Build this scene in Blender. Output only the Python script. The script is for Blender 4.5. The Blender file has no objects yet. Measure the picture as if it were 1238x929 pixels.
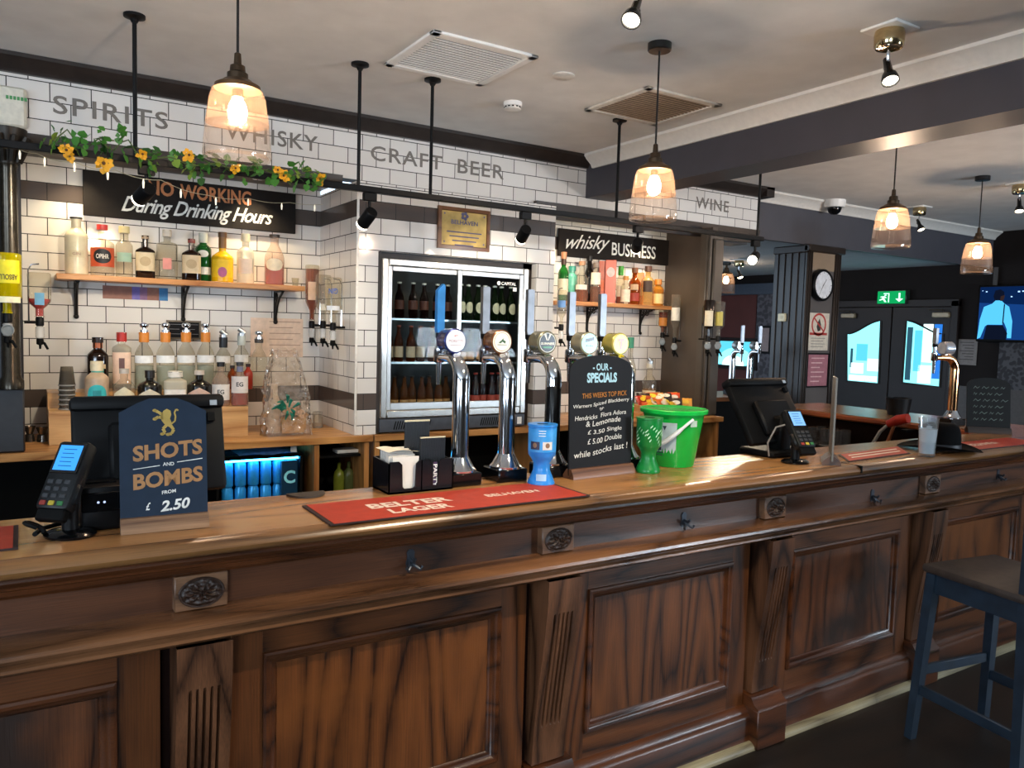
import bpy, bmesh, math, random
from mathutils import Matrix, Vector
PI = math.pi
R = math.radians
C = bpy.context.scene.collection
SC = bpy.context.scene
random.seed(7)

# ------------------------------------------------------------------ camera, world, exposure
EYE = Vector((0, 0, 1.70))
F_PX, YAW, PITCH, ROLL = 942.32, 32.244, 4.0805, 1.6237
_y, _a, _r = R(YAW), R(PITCH), R(ROLL)
FW = Vector((math.sin(_y)*math.cos(_a), math.cos(_y)*math.cos(_a), -math.sin(_a)))
_rt = Vector((math.cos(_y), -math.sin(_y), 0)); _up = _rt.cross(FW)
RT = _rt*math.cos(_r) + _up*math.sin(_r); UP = -_rt*math.sin(_r) + _up*math.cos(_r)
cam = bpy.data.cameras.new('camera'); cam.sensor_width = 36; cam.lens = F_PX/1238*36
cam.clip_start = 0.05
camo = bpy.data.objects.new('camera', cam); C.objects.link(camo)
camo.matrix_world = Matrix(((RT.x, UP.x, -FW.x, EYE.x), (RT.y, UP.y, -FW.y, EYE.y), (RT.z, UP.z, -FW.z, EYE.z), (0, 0, 0, 1)))
SC.camera = camo
vs = SC.view_settings
vs.view_transform = 'Standard'; vs.look = 'None'; vs.gamma = 1.0; vs.exposure = 0.56
try: vs.use_curve_mapping = False
except Exception: pass

w = bpy.data.worlds.new('daylight'); SC.world = w; w.use_nodes = True
bg = w.node_tree.nodes['Background']; bg.inputs[0].default_value = (0.62, 0.8, 1.0, 1); bg.inputs[1].default_value = 2.2

def area(name, loc, sx, sy, power, col, rot):
    l = bpy.data.lights.new(name, 'AREA'); l.shape = 'RECTANGLE'; l.size = sx; l.size_y = sy
    l.energy = power; l.color = col
    o = bpy.data.objects.new(name, l); C.objects.link(o); o.location = loc; o.rotation_euler = rot
    return o
def spot(name, loc, target, power, col, ang=70, blend=.7, rad=.03):
    l = bpy.data.lights.new(name, 'SPOT'); l.energy = power; l.color = col
    l.spot_size = R(ang); l.spot_blend = blend; l.shadow_soft_size = rad
    o = bpy.data.objects.new(name, l); C.objects.link(o); o.location = loc
    o.rotation_euler = (Vector(target)-Vector(loc)).to_track_quat('-Z', 'Y').to_euler()
    return o
def point(name, loc, power, col, rad=.03):
    l = bpy.data.lights.new(name, 'POINT'); l.energy = power; l.color = col; l.shadow_soft_size = rad
    o = bpy.data.objects.new(name, l); C.objects.link(o); o.location = loc
    return o
DAY = (0.74, 0.87, 1.0); WARM = (1.0, 0.66, 0.36); SPOTC = (1.0, 0.84, 0.62)
# daylight through the two street windows behind the viewer and the window in the left wall
for wx, wz, h_, pw in ((-2.3, 1.75, 1.5, 160), (6.9, 1.42, .82, 250)):
    area('window_light', (wx, -3.42, wz), 1.9, h_, pw, DAY, (R(142), 0, 0))
area('window_light', (-3.92, 0.2, 1.75), 2.2, 1.5, 80, DAY, (R(142), 0, R(-90)))

# ------------------------------------------------------------------ pixel of the photograph -> point on a plane
def _ray(x, y): return FW*F_PX + RT*(x-619) - UP*(y-464.5)
def AX(x, y, v): r = _ray(x, y); return EYE + r*((v-EYE.x)/r.x)
def AY(x, y, v): r = _ray(x, y); return EYE + r*((v-EYE.y)/r.y)
def AZ(x, y, v): r = _ray(x, y); return EYE + r*((v-EYE.z)/r.z)

# ------------------------------------------------------------------ materials
def lin(c):
    if isinstance(c, str):
        c = c.lstrip('#'); c = [int(c[i:i+2], 16)/255 for i in (0, 2, 4)]
    return tuple(x/12.92 if x <= .04045 else ((x+.055)/1.055)**2.4 for x in c[:3]) + (1,)
MC = {}
def new_mat(name):
    m = bpy.data.materials.new(name); m.use_nodes = True
    nt = m.node_tree; nt.nodes.clear()
    out = nt.nodes.new('ShaderNodeOutputMaterial')
    return m, nt, out
def N(nt, t, **k):
    n = nt.nodes.new(t)
    for a, b in k.items():
        if a.startswith('i_'): n.inputs[a[2:].replace('_', ' ')].default_value = b
        else: setattr(n, a, b)
    return n
def paint(col, rough=.5, metal=0, noise=.06, bump=0, scale=30, spec=.5, coat=0, emit=None, es=0):
    key = ('p', col, rough, metal, noise, bump, scale, spec, coat, emit, es)
    if key in MC: return MC[key]
    m, nt, out = new_mat('paint_'+col.strip('#')); L = nt.links
    b = N(nt, 'ShaderNodeBsdfPrincipled'); b.inputs['Roughness'].default_value = rough; b.inputs['Metallic'].default_value = metal
    b.inputs['Specular IOR Level'].default_value = spec; b.inputs['Coat Weight'].default_value = coat
    c = lin(col)
    tc = N(nt, 'ShaderNodeTexCoord'); nz = N(nt, 'ShaderNodeTexNoise'); nz.inputs['Scale'].default_value = scale; nz.inputs['Detail'].default_value = 4
    L.new(tc.outputs['Object'], nz.inputs['Vector'])
    rp = N(nt, 'ShaderNodeValToRGB'); rp.color_ramp.elements[0].position = .3; rp.color_ramp.elements[1].position = .7
    rp.color_ramp.elements[0].color = tuple(max(0, x*(1-noise*2)) for x in c[:3])+(1,)
    rp.color_ramp.elements[1].color = tuple(min(1, x*(1+noise*2)) for x in c[:3])+(1,)
    L.new(nz.outputs['Fac'], rp.inputs['Fac']); L.new(rp.outputs['Color'], b.inputs['Base Color'])
    if bump:
        bp = N(nt, 'ShaderNodeBump'); bp.inputs['Strength'].default_value = bump; bp.inputs['Distance'].default_value = .01
        L.new(nz.outputs['Fac'], bp.inputs['Height']); L.new(bp.outputs['Normal'], b.inputs['Normal'])
    if emit:
        b.inputs['Emission Color'].default_value = lin(emit); b.inputs['Emission Strength'].default_value = es
    L.new(b.outputs[0], out.inputs[0]); MC[key] = m
    return m
def glow(col, strength):
    key = ('g', col, strength)
    if key in MC: return MC[key]
    m, nt, out = new_mat('glow_'+col.strip('#'))
    e = N(nt, 'ShaderNodeEmission'); e.inputs[0].default_value = lin(col); e.inputs[1].default_value = strength
    nt.links.new(e.outputs[0], out.inputs[0]); MC[key] = m
    return m
def glass(col='#ffffff', rough=.03, haze=.04, refl=1.0, hazecol='#ffffff', trans=False, bumps=0):
    key = ('gl', col, rough, haze, refl, hazecol, trans, bumps)
    if key in MC: return MC[key]
    m, nt, out = new_mat('glass_'+col.strip('#')); L = nt.links
    t = N(nt, 'ShaderNodeBsdfTransparent'); t.inputs[0].default_value = lin(col)
    g = N(nt, 'ShaderNodeBsdfGlossy'); g.inputs['Roughness'].default_value = rough
    d = N(nt, 'ShaderNodeBsdfTranslucent' if trans else 'ShaderNodeBsdfDiffuse'); d.inputs[0].default_value = lin(hazecol)
    lw = N(nt, 'ShaderNodeLayerWeight'); lw.inputs['Blend'].default_value = .35
    mp = N(nt, 'ShaderNodeMapRange'); mp.inputs['To Min'].default_value = .05*refl; mp.inputs['To Max'].default_value = .75*refl
    L.new(lw.outputs['Facing'], mp.inputs['Value'])
    pw = N(nt, 'ShaderNodeMath', operation='POWER'); pw.inputs[1].default_value = 1.6
    L.new(mp.outputs[0], pw.inputs[0])
    m1 = N(nt, 'ShaderNodeMixShader'); m1.inputs[0].default_value = haze
    L.new(t.outputs[0], m1.inputs[1]); L.new(d.outputs[0], m1.inputs[2])
    m2 = N(nt, 'ShaderNodeMixShader'); L.new(pw.outputs[0], m2.inputs[0])
    L.new(m1.outputs[0], m2.inputs[1]); L.new(g.outputs[0], m2.inputs[2])
    if bumps:
        tc = N(nt, 'ShaderNodeTexCoord'); nz = N(nt, 'ShaderNodeTexVoronoi'); nz.inputs['Scale'].default_value = bumps
        L.new(tc.outputs['Object'], nz.inputs['Vector'])
        bp = N(nt, 'ShaderNodeBump'); bp.inputs['Strength'].default_value = 1; bp.inputs['Distance'].default_value = .03
        L.new(nz.outputs['Distance'], bp.inputs['Height'])
        L.new(bp.outputs['Normal'], g.inputs['Normal']); L.new(bp.outputs['Normal'], d.inputs['Normal'])
    L.new(m2.outputs[0], out.inputs[0]); MC[key] = m
    return m
def wood(dark, light, axis='x', rough=.35, ring=26, sc=1.0, bump=.15, coat=.2, wear=None, seed=0, spec=.5):
    """grain along axis; contour bands of a stretched noise make the cathedral figure, a fine noise the pores"""
    key = ('w', dark, light, axis, rough, ring, sc, bump, coat, wear, seed, spec)
    if key in MC: return MC[key]
    m, nt, out = new_mat('wood_'+axis); L = nt.links
    b = N(nt, 'ShaderNodeBsdfPrincipled'); b.inputs['Roughness'].default_value = rough; b.inputs['Coat Weight'].default_value = coat
    b.inputs['Coat Roughness'].default_value = .25; b.inputs['Specular IOR Level'].default_value = spec
    tc = N(nt, 'ShaderNodeTexCoord')
    def coords(along, across):
        mp = N(nt, 'ShaderNodeMapping'); s = [across]*3; s['xyz'.index(axis)] = along
        mp.inputs['Scale'].default_value = s; mp.inputs['Location'].default_value = (seed*3.1, seed*1.7, seed*2.3)
        L.new(tc.outputs['Object'], mp.inputs['Vector']); return mp
    n1 = N(nt, 'ShaderNodeTexNoise'); n1.inputs['Scale'].default_value = 1; n1.inputs['Detail'].default_value = 1.5
    L.new(coords(.5*sc, 3.2*sc).outputs[0], n1.inputs['Vector'])
    mu = N(nt, 'ShaderNodeMath', operation='MULTIPLY'); mu.inputs[1].default_value = ring; L.new(n1.outputs['Fac'], mu.inputs[0])
    fr = N(nt, 'ShaderNodeMath', operation='PINGPONG'); fr.inputs[1].default_value = 1; L.new(mu.outputs[0], fr.inputs[0])
    pw_ = N(nt, 'ShaderNodeMath', operation='POWER'); pw_.inputs[1].default_value = .55; L.new(fr.outputs[0], pw_.inputs[0])
    n2 = N(nt, 'ShaderNodeTexNoise'); n2.inputs['Scale'].default_value = 1; n2.inputs['Detail'].default_value = 6
    L.new(coords(7*sc, 330*sc).outputs[0], n2.inputs['Vector'])
    n3 = N(nt, 'ShaderNodeTexNoise'); n3.inputs['Scale'].default_value = 2.2; n3.inputs['Detail'].default_value = 5
    L.new(tc.outputs['Object'], n3.inputs['Vector'])
    mx = N(nt, 'ShaderNodeMath', operation='MULTIPLY_ADD'); mx.inputs[1].default_value = .6
    L.new(pw_.outputs[0], mx.inputs[0]); 
    m4 = N(nt, 'ShaderNodeMath', operation='MULTIPLY'); m4.inputs[1].default_value = .7; L.new(n2.outputs['Fac'], m4.inputs[0])
    L.new(m4.outputs[0], mx.inputs[2])
    m5 = N(nt, 'ShaderNodeMath', operation='MULTIPLY_ADD'); m5.inputs[1].default_value = .55; L.new(n3.outputs['Fac'], m5.inputs[0])
    L.new(mx.outputs[0], m5.inputs[2])
    rp = N(nt, 'ShaderNodeValToRGB'); e = rp.color_ramp.elements
    e[0].position = .44; e[0].color = lin(dark); e[1].position = .92; e[1].color = lin(light)
    hv = N(nt, 'ShaderNodeMath', operation='MULTIPLY'); hv.inputs[1].default_value = .7; L.new(m5.outputs[0], hv.inputs[0]); L.new(hv.outputs[0], rp.inputs['Fac'])
    col = rp.outputs['Color']
    if wear:
        wr = N(nt, 'ShaderNodeTexNoise'); wr.inputs['Scale'].default_value = 3.5; wr.inputs['Detail'].default_value = 7; L.new(tc.outputs['Object'], wr.inputs['Vector'])
        r2 = N(nt, 'ShaderNodeValToRGB'); r2.color_ramp.elements[0].position = .45; r2.color_ramp.elements[1].position = .68
        L.new(wr.outputs['Fac'], r2.inputs['Fac'])
        mm = N(nt, 'ShaderNodeMixRGB'); mm.inputs[2].default_value = lin(wear); L.new(r2.outputs['Color'], mm.inputs[0]); L.new(col, mm.inputs[1])
        col = mm.outputs[0]
    L.new(col, b.inputs['Base Color'])
    bp = N(nt, 'ShaderNodeBump'); bp.inputs['Strength'].default_value = bump; bp.inputs['Distance'].default_value = .004
    L.new(m5.outputs[0], bp.inputs['Height']); L.new(bp.outputs['Normal'], b.inputs['Normal'])
    L.new(b.outputs[0], out.inputs[0]); MC[key] = m
    return m
ROW0, PITCH_T = 1.364, 0.0997
def tiles(axis='x', x0=0.0, row0=ROW0, pitch=PITCH_T, wd=.198, dark_rows=(), shift=0):
    """glazed white metro tiles with dark joints; dark_rows are indices of the charcoal courses"""
    key = ('t', axis, x0, row0, pitch, wd, dark_rows, shift)
    if key in MC: return MC[key]
    m, nt, out = new_mat('metro_tile'); L = nt.links
    b = N(nt, 'ShaderNodeBsdfPrincipled'); b.inputs['Roughness'].default_value = .09
    ge = N(nt, 'ShaderNodeNewGeometry'); sp = N(nt, 'ShaderNodeSeparateXYZ'); L.new(ge.outputs['Position'], sp.inputs[0])
    cb = N(nt, 'ShaderNodeCombineXYZ')
    ax = N(nt, 'ShaderNodeMath', operation='ADD'); ax.inputs[1].default_value = -x0 + 40*wd; L.new(sp.outputs['X' if axis == 'x' else 'Y'], ax.inputs[0])
    az = N(nt, 'ShaderNodeMath', operation='ADD'); az.inputs[1].default_value = -row0 + 40*pitch + (pitch if shift else 0); L.new(sp.outputs['Z'], az.inputs[0])
    L.new(ax.outputs[0], cb.inputs[0]); L.new(az.outputs[0], cb.inputs[1])
    br = N(nt, 'ShaderNodeTexBrick'); br.offset = .5; br.inputs['Scale'].default_value = 1
    br.inputs['Brick Width'].default_value = wd; br.inputs['Row Height'].default_value = pitch
    br.inputs['Mortar Size'].default_value = .0026; br.inputs['Mortar Smooth'].default_value = .1
    br.inputs['Color1'].default_value = lin('#e9e6e1'); br.inputs['Color2'].default_value = lin('#e0dcd6')
    br.inputs['Mortar'].default_value = lin('#231e1a')
    L.new(cb.outputs[0], br.inputs['Vector'])
    col = br.outputs['Color']
    for k in dark_rows:
        lo = N(nt, 'ShaderNodeMath', operation='GREATER_THAN'); lo.inputs[1].default_value = row0+k*pitch+.001
        hi = N(nt, 'ShaderNodeMath', operation='LESS_THAN'); hi.inputs[1].default_value = row0+(k+1)*pitch-.001
        an = N(nt, 'ShaderNodeMath', operation='MULTIPLY')
        L.new(sp.outputs['Z'], lo.inputs[0]); L.new(sp.outputs['Z'], hi.inputs[0]); L.new(lo.outputs[0], an.inputs[0]); L.new(hi.outputs[0], an.inputs[1])
        iv = N(nt, 'ShaderNodeMath', operation='SUBTRACT'); iv.inputs[0].default_value = 1; L.new(br.outputs['Fac'], iv.inputs[1])
        an2 = N(nt, 'ShaderNodeMath', operation='MULTIPLY'); L.new(an.outputs[0], an2.inputs[0]); L.new(iv.outputs[0], an2.inputs[1])
        mm = N(nt, 'ShaderNodeMixRGB'); mm.inputs[2].default_value = lin('#5a504b'); L.new(an2.outputs[0], mm.inputs[0]); L.new(col, mm.inputs[1]); col = mm.outputs[0]
    L.new(col, b.inputs['Base Color'])
    rr = N(nt, 'ShaderNodeMapRange'); rr.inputs['To Min'].default_value = .09; rr.inputs['To Max'].default_value = .8; L.new(br.outputs['Fac'], rr.inputs['Value']); L.new(rr.outputs[0], b.inputs['Roughness'])
    bp = N(nt, 'ShaderNodeBump'); bp.inputs['Strength'].default_value = .5; bp.inputs['Distance'].default_value = -.002
    L.new(br.outputs['Fac'], bp.inputs['Height']); L.new(bp.outputs['Normal'], b.inputs['Normal'])
    L.new(b.outputs[0], out.inputs[0]); MC[key] = m
    return m
def pattern(c1, c2, scale, kind='damask', rough=.7):
    key = ('pt', c1, c2, scale, kind, rough)
    if key in MC: return MC[key]
    m, nt, out = new_mat('pattern'); L = nt.links
    b = N(nt, 'ShaderNodeBsdfPrincipled'); b.inputs['Roughness'].default_value = rough
    tc = N(nt, 'ShaderNodeTexCoord')
    if kind == 'damask': t = N(nt, 'ShaderNodeTexVoronoi'); t.feature = 'SMOOTH_F1'; o = 'Distance'
    else: t = N(nt, 'ShaderNodeTexNoise'); t.inputs['Detail'].default_value = 5; o = 'Fac'
    t.inputs['Scale'].default_value = scale
    L.new(tc.outputs['Object'], t.inputs['Vector'])
    rp = N(nt, 'ShaderNodeValToRGB'); e = rp.color_ramp.elements
    e[0].position = .38; e[0].color = lin(c1); e[1].position = .52; e[1].color = lin(c2)
    L.new(t.outputs[o], rp.inputs['Fac']); L.new(rp.outputs['Color'], b.inputs['Base Color'])
    L.new(b.outputs[0], out.inputs[0]); MC[key] = m
    return m
CHROME = paint('#d0d2d6', .1, 1, .02); STEEL = paint('#b9bbbd', .28, 1, .05); BRASSM = paint('#b58a4a', .25, 1, .06)
BLACK = paint('#0a0b0d', .45, 0, .1, spec=.2); BLACKM = paint('#080808', .6, 0, .1, spec=.12); BLACKG = paint('#08090b', .15, 0, .05, spec=.4)
IRON = paint('#17130f', .45, .3, .15); WHITE = paint('#efefec', .4, 0, .02); PAPER = paint('#dcd6cc', .8, 0, .04)
CHALK = paint('#e6e6e0', .9, 0, .1); GREYPAINT = paint('#45454a', .55, 0, .03, scale=6); DARKPAINT = paint('#35343a', .5, 0, .03, scale=6)

# ------------------------------------------------------------------ mesh builder
class MB:
    def __init__(s, M=None): s.v = []; s.f = []; s.m = []; s.M = M
    def add(s, vs, fs, mi=0):
        o = len(s.v)
        s.v += [tuple(s.M @ Vector(p)) if s.M else tuple(p) for p in vs]
        s.f += [tuple(i+o for i in f) for f in fs]; s.m += [mi]*len(fs); return s
    def bm(s, bm, mi=0):
        bm.verts.ensure_lookup_table(); bm.verts.index_update()
        return s.add([v.co.copy() for v in bm.verts], [[v.index for v in f.verts] for f in bm.faces], mi)
    def box(s, x0, x1, y0, y1, z0, z1, bev=0, mi=0, seg=1):
        x0, x1 = min(x0, x1), max(x0, x1); y0, y1 = min(y0, y1), max(y0, y1); z0, z1 = min(z0, z1), max(z0, z1)
        if not bev:
            vs = [(x, y, z) for z in (z0, z1) for y in (y0, y1) for x in (x0, x1)]
            return s.add(vs, [(0, 2, 3, 1), (4, 5, 7, 6), (0, 1, 5, 4), (2, 6, 7, 3), (0, 4, 6, 2), (1, 3, 7, 5)], mi)
        b = bmesh.new(); bmesh.ops.create_cube(b, size=1)
        for v in b.verts:
            v.co = Vector(((x0+x1)/2+v.co.x*(x1-x0), (y0+y1)/2+v.co.y*(y1-y0), (z0+z1)/2+v.co.z*(z1-z0)))
        bmesh.ops.bevel(b, geom=b.edges[:], offset=min(bev, (x1-x0)*.49, (y1-y0)*.49, (z1-z0)*.49), segments=seg, profile=.5, affect='EDGES')
        s.bm(b, mi); b.free(); return s
    def lathe(s, prof, c=(0, 0, 0), n=20, axis='z', sq=2.0, asp=1.0, mi=0, a0=0, a1=2*PI):
        full = abs(a1-a0-2*PI) < 1e-6; k = n if full else n+1
        vs = []; fs = []
        def sg(t, p): return math.copysign(abs(t)**p, t)
        for r, h in prof:
            for i in range(k):
                a = a0+(a1-a0)*i/n
                x, y = r*sg(math.cos(a), 2/sq), r*asp*sg(math.sin(a), 2/sq)
                p = (x, y, h) if axis == 'z' else ((x, -h, y) if axis == 'y' else (h, x, y))
                vs.append((p[0]+c[0], p[1]+c[1], p[2]+c[2]))
        for j in range(len(prof)-1):
            for i in range(n):
                i2 = (i+1) % k if full else i+1
                fs.append((j*k+i, j*k+i2, (j+1)*k+i2, (j+1)*k+i))
        if full:
            if prof[0][0] > 1e-5: fs.append(tuple(range(k))[::-1])
            if prof[-1][0] > 1e-5: fs.append(tuple((len(prof)-1)*k+i for i in range(k)))
        return s.add(vs, fs, mi)
    def tube(s, pts, r, n=8, mi=0, cap=True):
        pts = [Vector(p) for p in pts]; rs = r if isinstance(r, (list, tuple)) else [r]*len(pts)
        vs = []; fs = []; up = None
        for i, p in enumerate(pts):
            t = (pts[min(i+1, len(pts)-1)]-pts[max(i-1, 0)])
            t = t.normalized() if t.length > 1e-9 else Vector((0, 0, 1))
            if up is None: up = t.orthogonal().normalized()
            else:
                up = up - t*up.dot(t); up = up.normalized() if up.length > 1e-6 else t.orthogonal().normalized()
            sd = t.cross(up)
            for k in range(n):
                a = 2*PI*k/n; vs.append(p + (up*math.cos(a)+sd*math.sin(a))*rs[i])
        for i in range(len(pts)-1):
            for k in range(n): fs.append((i*n+k, i*n+(k+1) % n, (i+1)*n+(k+1) % n, (i+1)*n+k))
        if cap: fs.append(tuple(range(n))[::-1]); fs.append(tuple((len(pts)-1)*n+k for k in range(n)))
        return s.add(vs, fs, mi)
    def prism(s, poly, d0, d1, plane='xz', mi=0):
        """outline in a plane, pushed from d0 to d1 along the third axis"""
        def P(a, b, d): return (a, d, b) if plane == 'xz' else ((a, b, d) if plane == 'xy' else (d, a, b))
        n = len(poly)
        vs = [P(a, b, d0) for a, b in poly]+[P(a, b, d1) for a, b in poly]
        fs = [tuple(range(n)), tuple(range(2*n-1, n-1, -1))]+[(i, n+i, n+(i+1) % n, (i+1) % n) for i in range(n)]
        return s.add(vs, fs, mi)
    def sweep(s, prof, x0, x1, mi=0):            # profile in (y, z) run along x
        return s.prism(prof, x0, x1, 'yz', mi)
    def grid(s, fn, nu, nv, mi=0, closed_u=False):
        vs = [fn(i/nu, j/nv) for j in range(nv+1) for i in range(nu+1)]; k = nu+1
        return s.add(vs, [(j*k+i, j*k+i+1, (j+1)*k+i+1, (j+1)*k+i) for j in range(nv) for i in range(nu)], mi)
    def ball(s, c, r, n=12, mi=0, sz=1.0):
        return s.lathe([(r*math.sin(PI*i/8), -r*sz*math.cos(PI*i/8)) for i in range(9)], c, n, mi=mi)

def obj(name, mb, mats, parent=None, ang=40, loc=None):
    me = bpy.data.meshes.new(name); me.from_pydata(mb.v, [], mb.f); me.validate()
    for m in (mats if isinstance(mats, (list, tuple)) else [mats]): me.materials.append(m)
    if len(me.polygons) == len(mb.m): me.polygons.foreach_set('material_index', mb.m)
    b = bmesh.new(); b.from_mesh(me); bmesh.ops.recalc_face_normals(b, faces=b.faces[:]); b.to_mesh(me); b.free()
    me.polygons.foreach_set('use_smooth', [True]*len(me.polygons)); me.set_sharp_from_angle(angle=R(ang)); me.update()
    o = bpy.data.objects.new(name, me); C.objects.link(o)
    if parent: o.parent = parent
    if loc is not None: o.location = loc
    return o
def tag(o, label, cat, group=None):
    o['label'] = label; o['category'] = cat
    if group: o['group'] = group
    return o
def thing(name, label, cat, loc=(0, 0, 0), rz=0, group=None, rx=0):
    o = bpy.data.objects.new(name, None); C.objects.link(o); o.empty_display_size = .05
    o.location = loc; o.rotation_euler = (rx, 0, rz)
    return tag(o, label, cat, group)
def single(name, mb, mats, label, cat, loc=(0, 0, 0), rz=0, group=None):
    o = obj(name, mb, mats); o.location = loc; o.rotation_euler = (0, 0, rz)
    return tag(o, label, cat, group)
def struct(name, mb, mats):
    o = obj(name, mb, mats); o['kind'] = 'structure'; return o
def dup(root, loc, label, rz=0, group=None):
    r = root.copy(); C.objects.link(r); r.location = loc; r.rotation_euler = (0, 0, rz); r['label'] = label
    if group: r['group'] = group
    for ch in list(root.children):
        c = ch.copy(); C.objects.link(c); c.parent = r
        for g in list(ch.children):
            d = g.copy(); C.objects.link(d); d.parent = c
    return r
ORD = ['first', 'second', 'third', 'fourth', 'fifth', 'sixth', 'seventh', 'eighth', 'ninth', 'tenth', 'eleventh', 'twelfth', 'thirteenth', 'fourteenth', 'fifteenth', 'sixteenth', 'seventeenth', 'eighteenth', 'nineteenth', 'twentieth']

def text_mesh(body, bold=0.0, shear=0.0, spacing=1.0):
    cu = bpy.data.curves.new('lettering', 'FONT'); cu.body = body; cu.size = 1; cu.offset = bold; cu.shear = shear
    cu.space_character = spacing; cu.align_x = 'CENTER'; cu.extrude = .0; cu.resolution_u = 3
    o = bpy.data.objects.new('lettering', cu); C.objects.link(o)
    bpy.context.view_layer.update()
    me = bpy.data.meshes.new_from_object(o.evaluated_get(bpy.context.evaluated_depsgraph_get()))
    C.objects.unlink(o); bpy.data.objects.remove(o); bpy.data.curves.remove(cu)
    vs = [v.co.copy() for v in me.vertices]; fs = [list(p.vertices) for p in me.polygons]
    bpy.data.meshes.remove(me)
    return vs, fs
def letters(mb, body, cx, cz, width, height, y, bold=.0, shear=0, spacing=1.0, mi=0, wrap=None, slope=0, flip=False, flat=False, wave=0, turn=0):
    """flat lettering facing -y (or lying on z when flat), fitted into width x height about (cx, cz); wrap bends it round a vertical cylinder"""
    vs, fs = text_mesh(body, bold, shear, spacing)
    if not vs: return mb
    x0, x1 = min(v.x for v in vs), max(v.x for v in vs); y0, y1 = min(v.y for v in vs), max(v.y for v in vs)
    P = []
    for v in vs:
        a = ((v.x-(x0+x1)/2)/(x1-x0))*width; b = ((v.y-(y0+y1)/2)/(y1-y0))*height + a*slope
        if wave: b += math.sin(a/width*9)*wave
        if flip: a, b = -a, -b
        if turn: a, b = a*math.cos(turn)-b*math.sin(turn), a*math.sin(turn)+b*math.cos(turn)
        a += cx; b += cz
        if wrap: P.append((wrap*math.sin(a/wrap), -wrap*math.cos(a/wrap), b))
        elif flat: P.append((a, b, y))
        else: P.append((a, y, b))
    return mb.add(P, fs, mi)
def disc(mb, cx, cz, r, y, n=24, mi=0, ry=None):
    return mb.add([(cx+r*math.cos(2*PI*i/n), y, cz+(ry or r)*math.sin(2*PI*i/n)) for i in range(n)], [tuple(range(n))], mi)
# ================================================================== the room
YF, YB, YL, XR, XF2, ZC = 4.61, 4.90, 5.30, 1.751, 3.235, 3.03
XBE = AY(915, 270, YB).x                   # right end of the tiled bulkhead
CEIL = paint('#e2e1de', .85, 0, .03, bump=.08, scale=5)
struct('floor', MB().box(-4, 10, -3.5, 11, -.05, 0), wood('#120d09', '#2a1d14', 'x', .45, 10, .5, .1, 0))
struct('ceiling', MB().box(-4, 10, -3.5, 5.0, ZC, ZC+.06), CEIL)
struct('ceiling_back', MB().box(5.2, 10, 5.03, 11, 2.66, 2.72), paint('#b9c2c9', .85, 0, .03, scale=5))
wallp = paint('#3b3438', .75, 0, .04, scale=4)
# front wall (behind the viewer) with two window openings
fw_ = MB()
xs = [-4, -3.25, -1.35, 5.95, 7.85, 10.1]
for i in range(0, 6, 2): fw_.box(xs[i], xs[i+1], -3.6, -3.5, 0, ZC)
WTOP = {1: 2.5, 3: 1.84}
for i in range(1, 5, 2): fw_.box(xs[i], xs[i+1], -3.6, -3.5, 0, 1.0); fw_.box(xs[i], xs[i+1], -3.6, -3.5, WTOP[i], ZC)
struct('wall_front', fw_, paint('#4b4642', .8))
for k in range(2):
    a, b_ = xs[1+2*k], xs[2+2*k]; fr = MB()
    for x in (a+.03, (a+b_)/2, b_-.03): fr.box(x-.03, x+.03, -3.58, -3.52, 1.0, WTOP[1+2*k])
    for z in (1.03, WTOP[1+2*k]-.03): fr.box(a, b_, -3.58, -3.52, z-.03, z+.03)
    struct('window_%d' % (k+1), fr, WHITE)
lw_ = MB(); lw_.box(-4.1, -4, -3.6, -.9, 0, ZC); lw_.box(-4.1, -4, 1.3, 5.4, 0, ZC); lw_.box(-4.1, -4, -.9, 1.3, 0, 1.0); lw_.box(-4.1, -4, -.9, 1.3, 2.5, ZC)
struct('wall_left', lw_, paint('#4b4642', .8))
struct('wall_right', MB().box(10, 10.15, -3.6, 11, 0, ZC), paint('#1a1514', .75, 0, .05, scale=4, spec=.2))
struct('wall_far', MB().box(5.0, 10, 11, 11.1, 0, 2.72), paint('#3a1f1c', .7, 0, .05, scale=4))
# tiled walls behind the bar
TL = tiles('x', .137-.0985, dark_rows=(-2, 10))
struct('wall_spirits_recess', MB().box(-4, XR, YL, YL+.1, 0, 2.7), TL)
struct('wall_recess_return', MB().box(XR, XR+.1, YF, YL, 1.0065, 2.5745), tiles('y', YF, wd=.198, dark_rows=(-2, 10), shift=1))
FOX0, FOX1, FOZ0, FOZ1 = 1.893, 3.085, .975, 2.158           # hole for the bottle fridge
wf = MB()
wf.box(XR+.002, FOX0, YF-.004, YF+.1, 1.0065, 2.575); wf.box(FOX1, XF2, YF-.004, YF+.1, 1.0065, 2.575); wf.box(FOX0, FOX1, YF-.004, YF+.1, FOZ1, 2.575)
wf.box(XR+.102, XF2, YF+.1, YB, 2.5, 2.575)
struct('wall_fridge_surround', wf, tiles('x', 1.907, dark_rows=(-2, 10)))
struct('wall_whisky_recess', MB().box(XF2, 4.96, YL, YL+.1, 0, 2.7), tiles('x', 4.578, dark_rows=(-2, 10)))
struct('wall_fridge_side', MB().box(XF2-.1, XF2, YF+.1, YL, 1.0065, 2.6), tiles('y', YF, dark_rows=(-2, 10)))
struct('wall_bulkhead', MB().box(-4, XBE, YB, YB+.12, 2.632, ZC), tiles('x', .146, row0=2.73-.0, pitch=.0985, wd=.194))
ttrim = MB(); ttrim.box(XR-.004, XR+.012, YF-.012, YF-.005, 1.0065, 2.575, .003)
struct('trim_1', ttrim, paint('#e8e4dc', .3))
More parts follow.
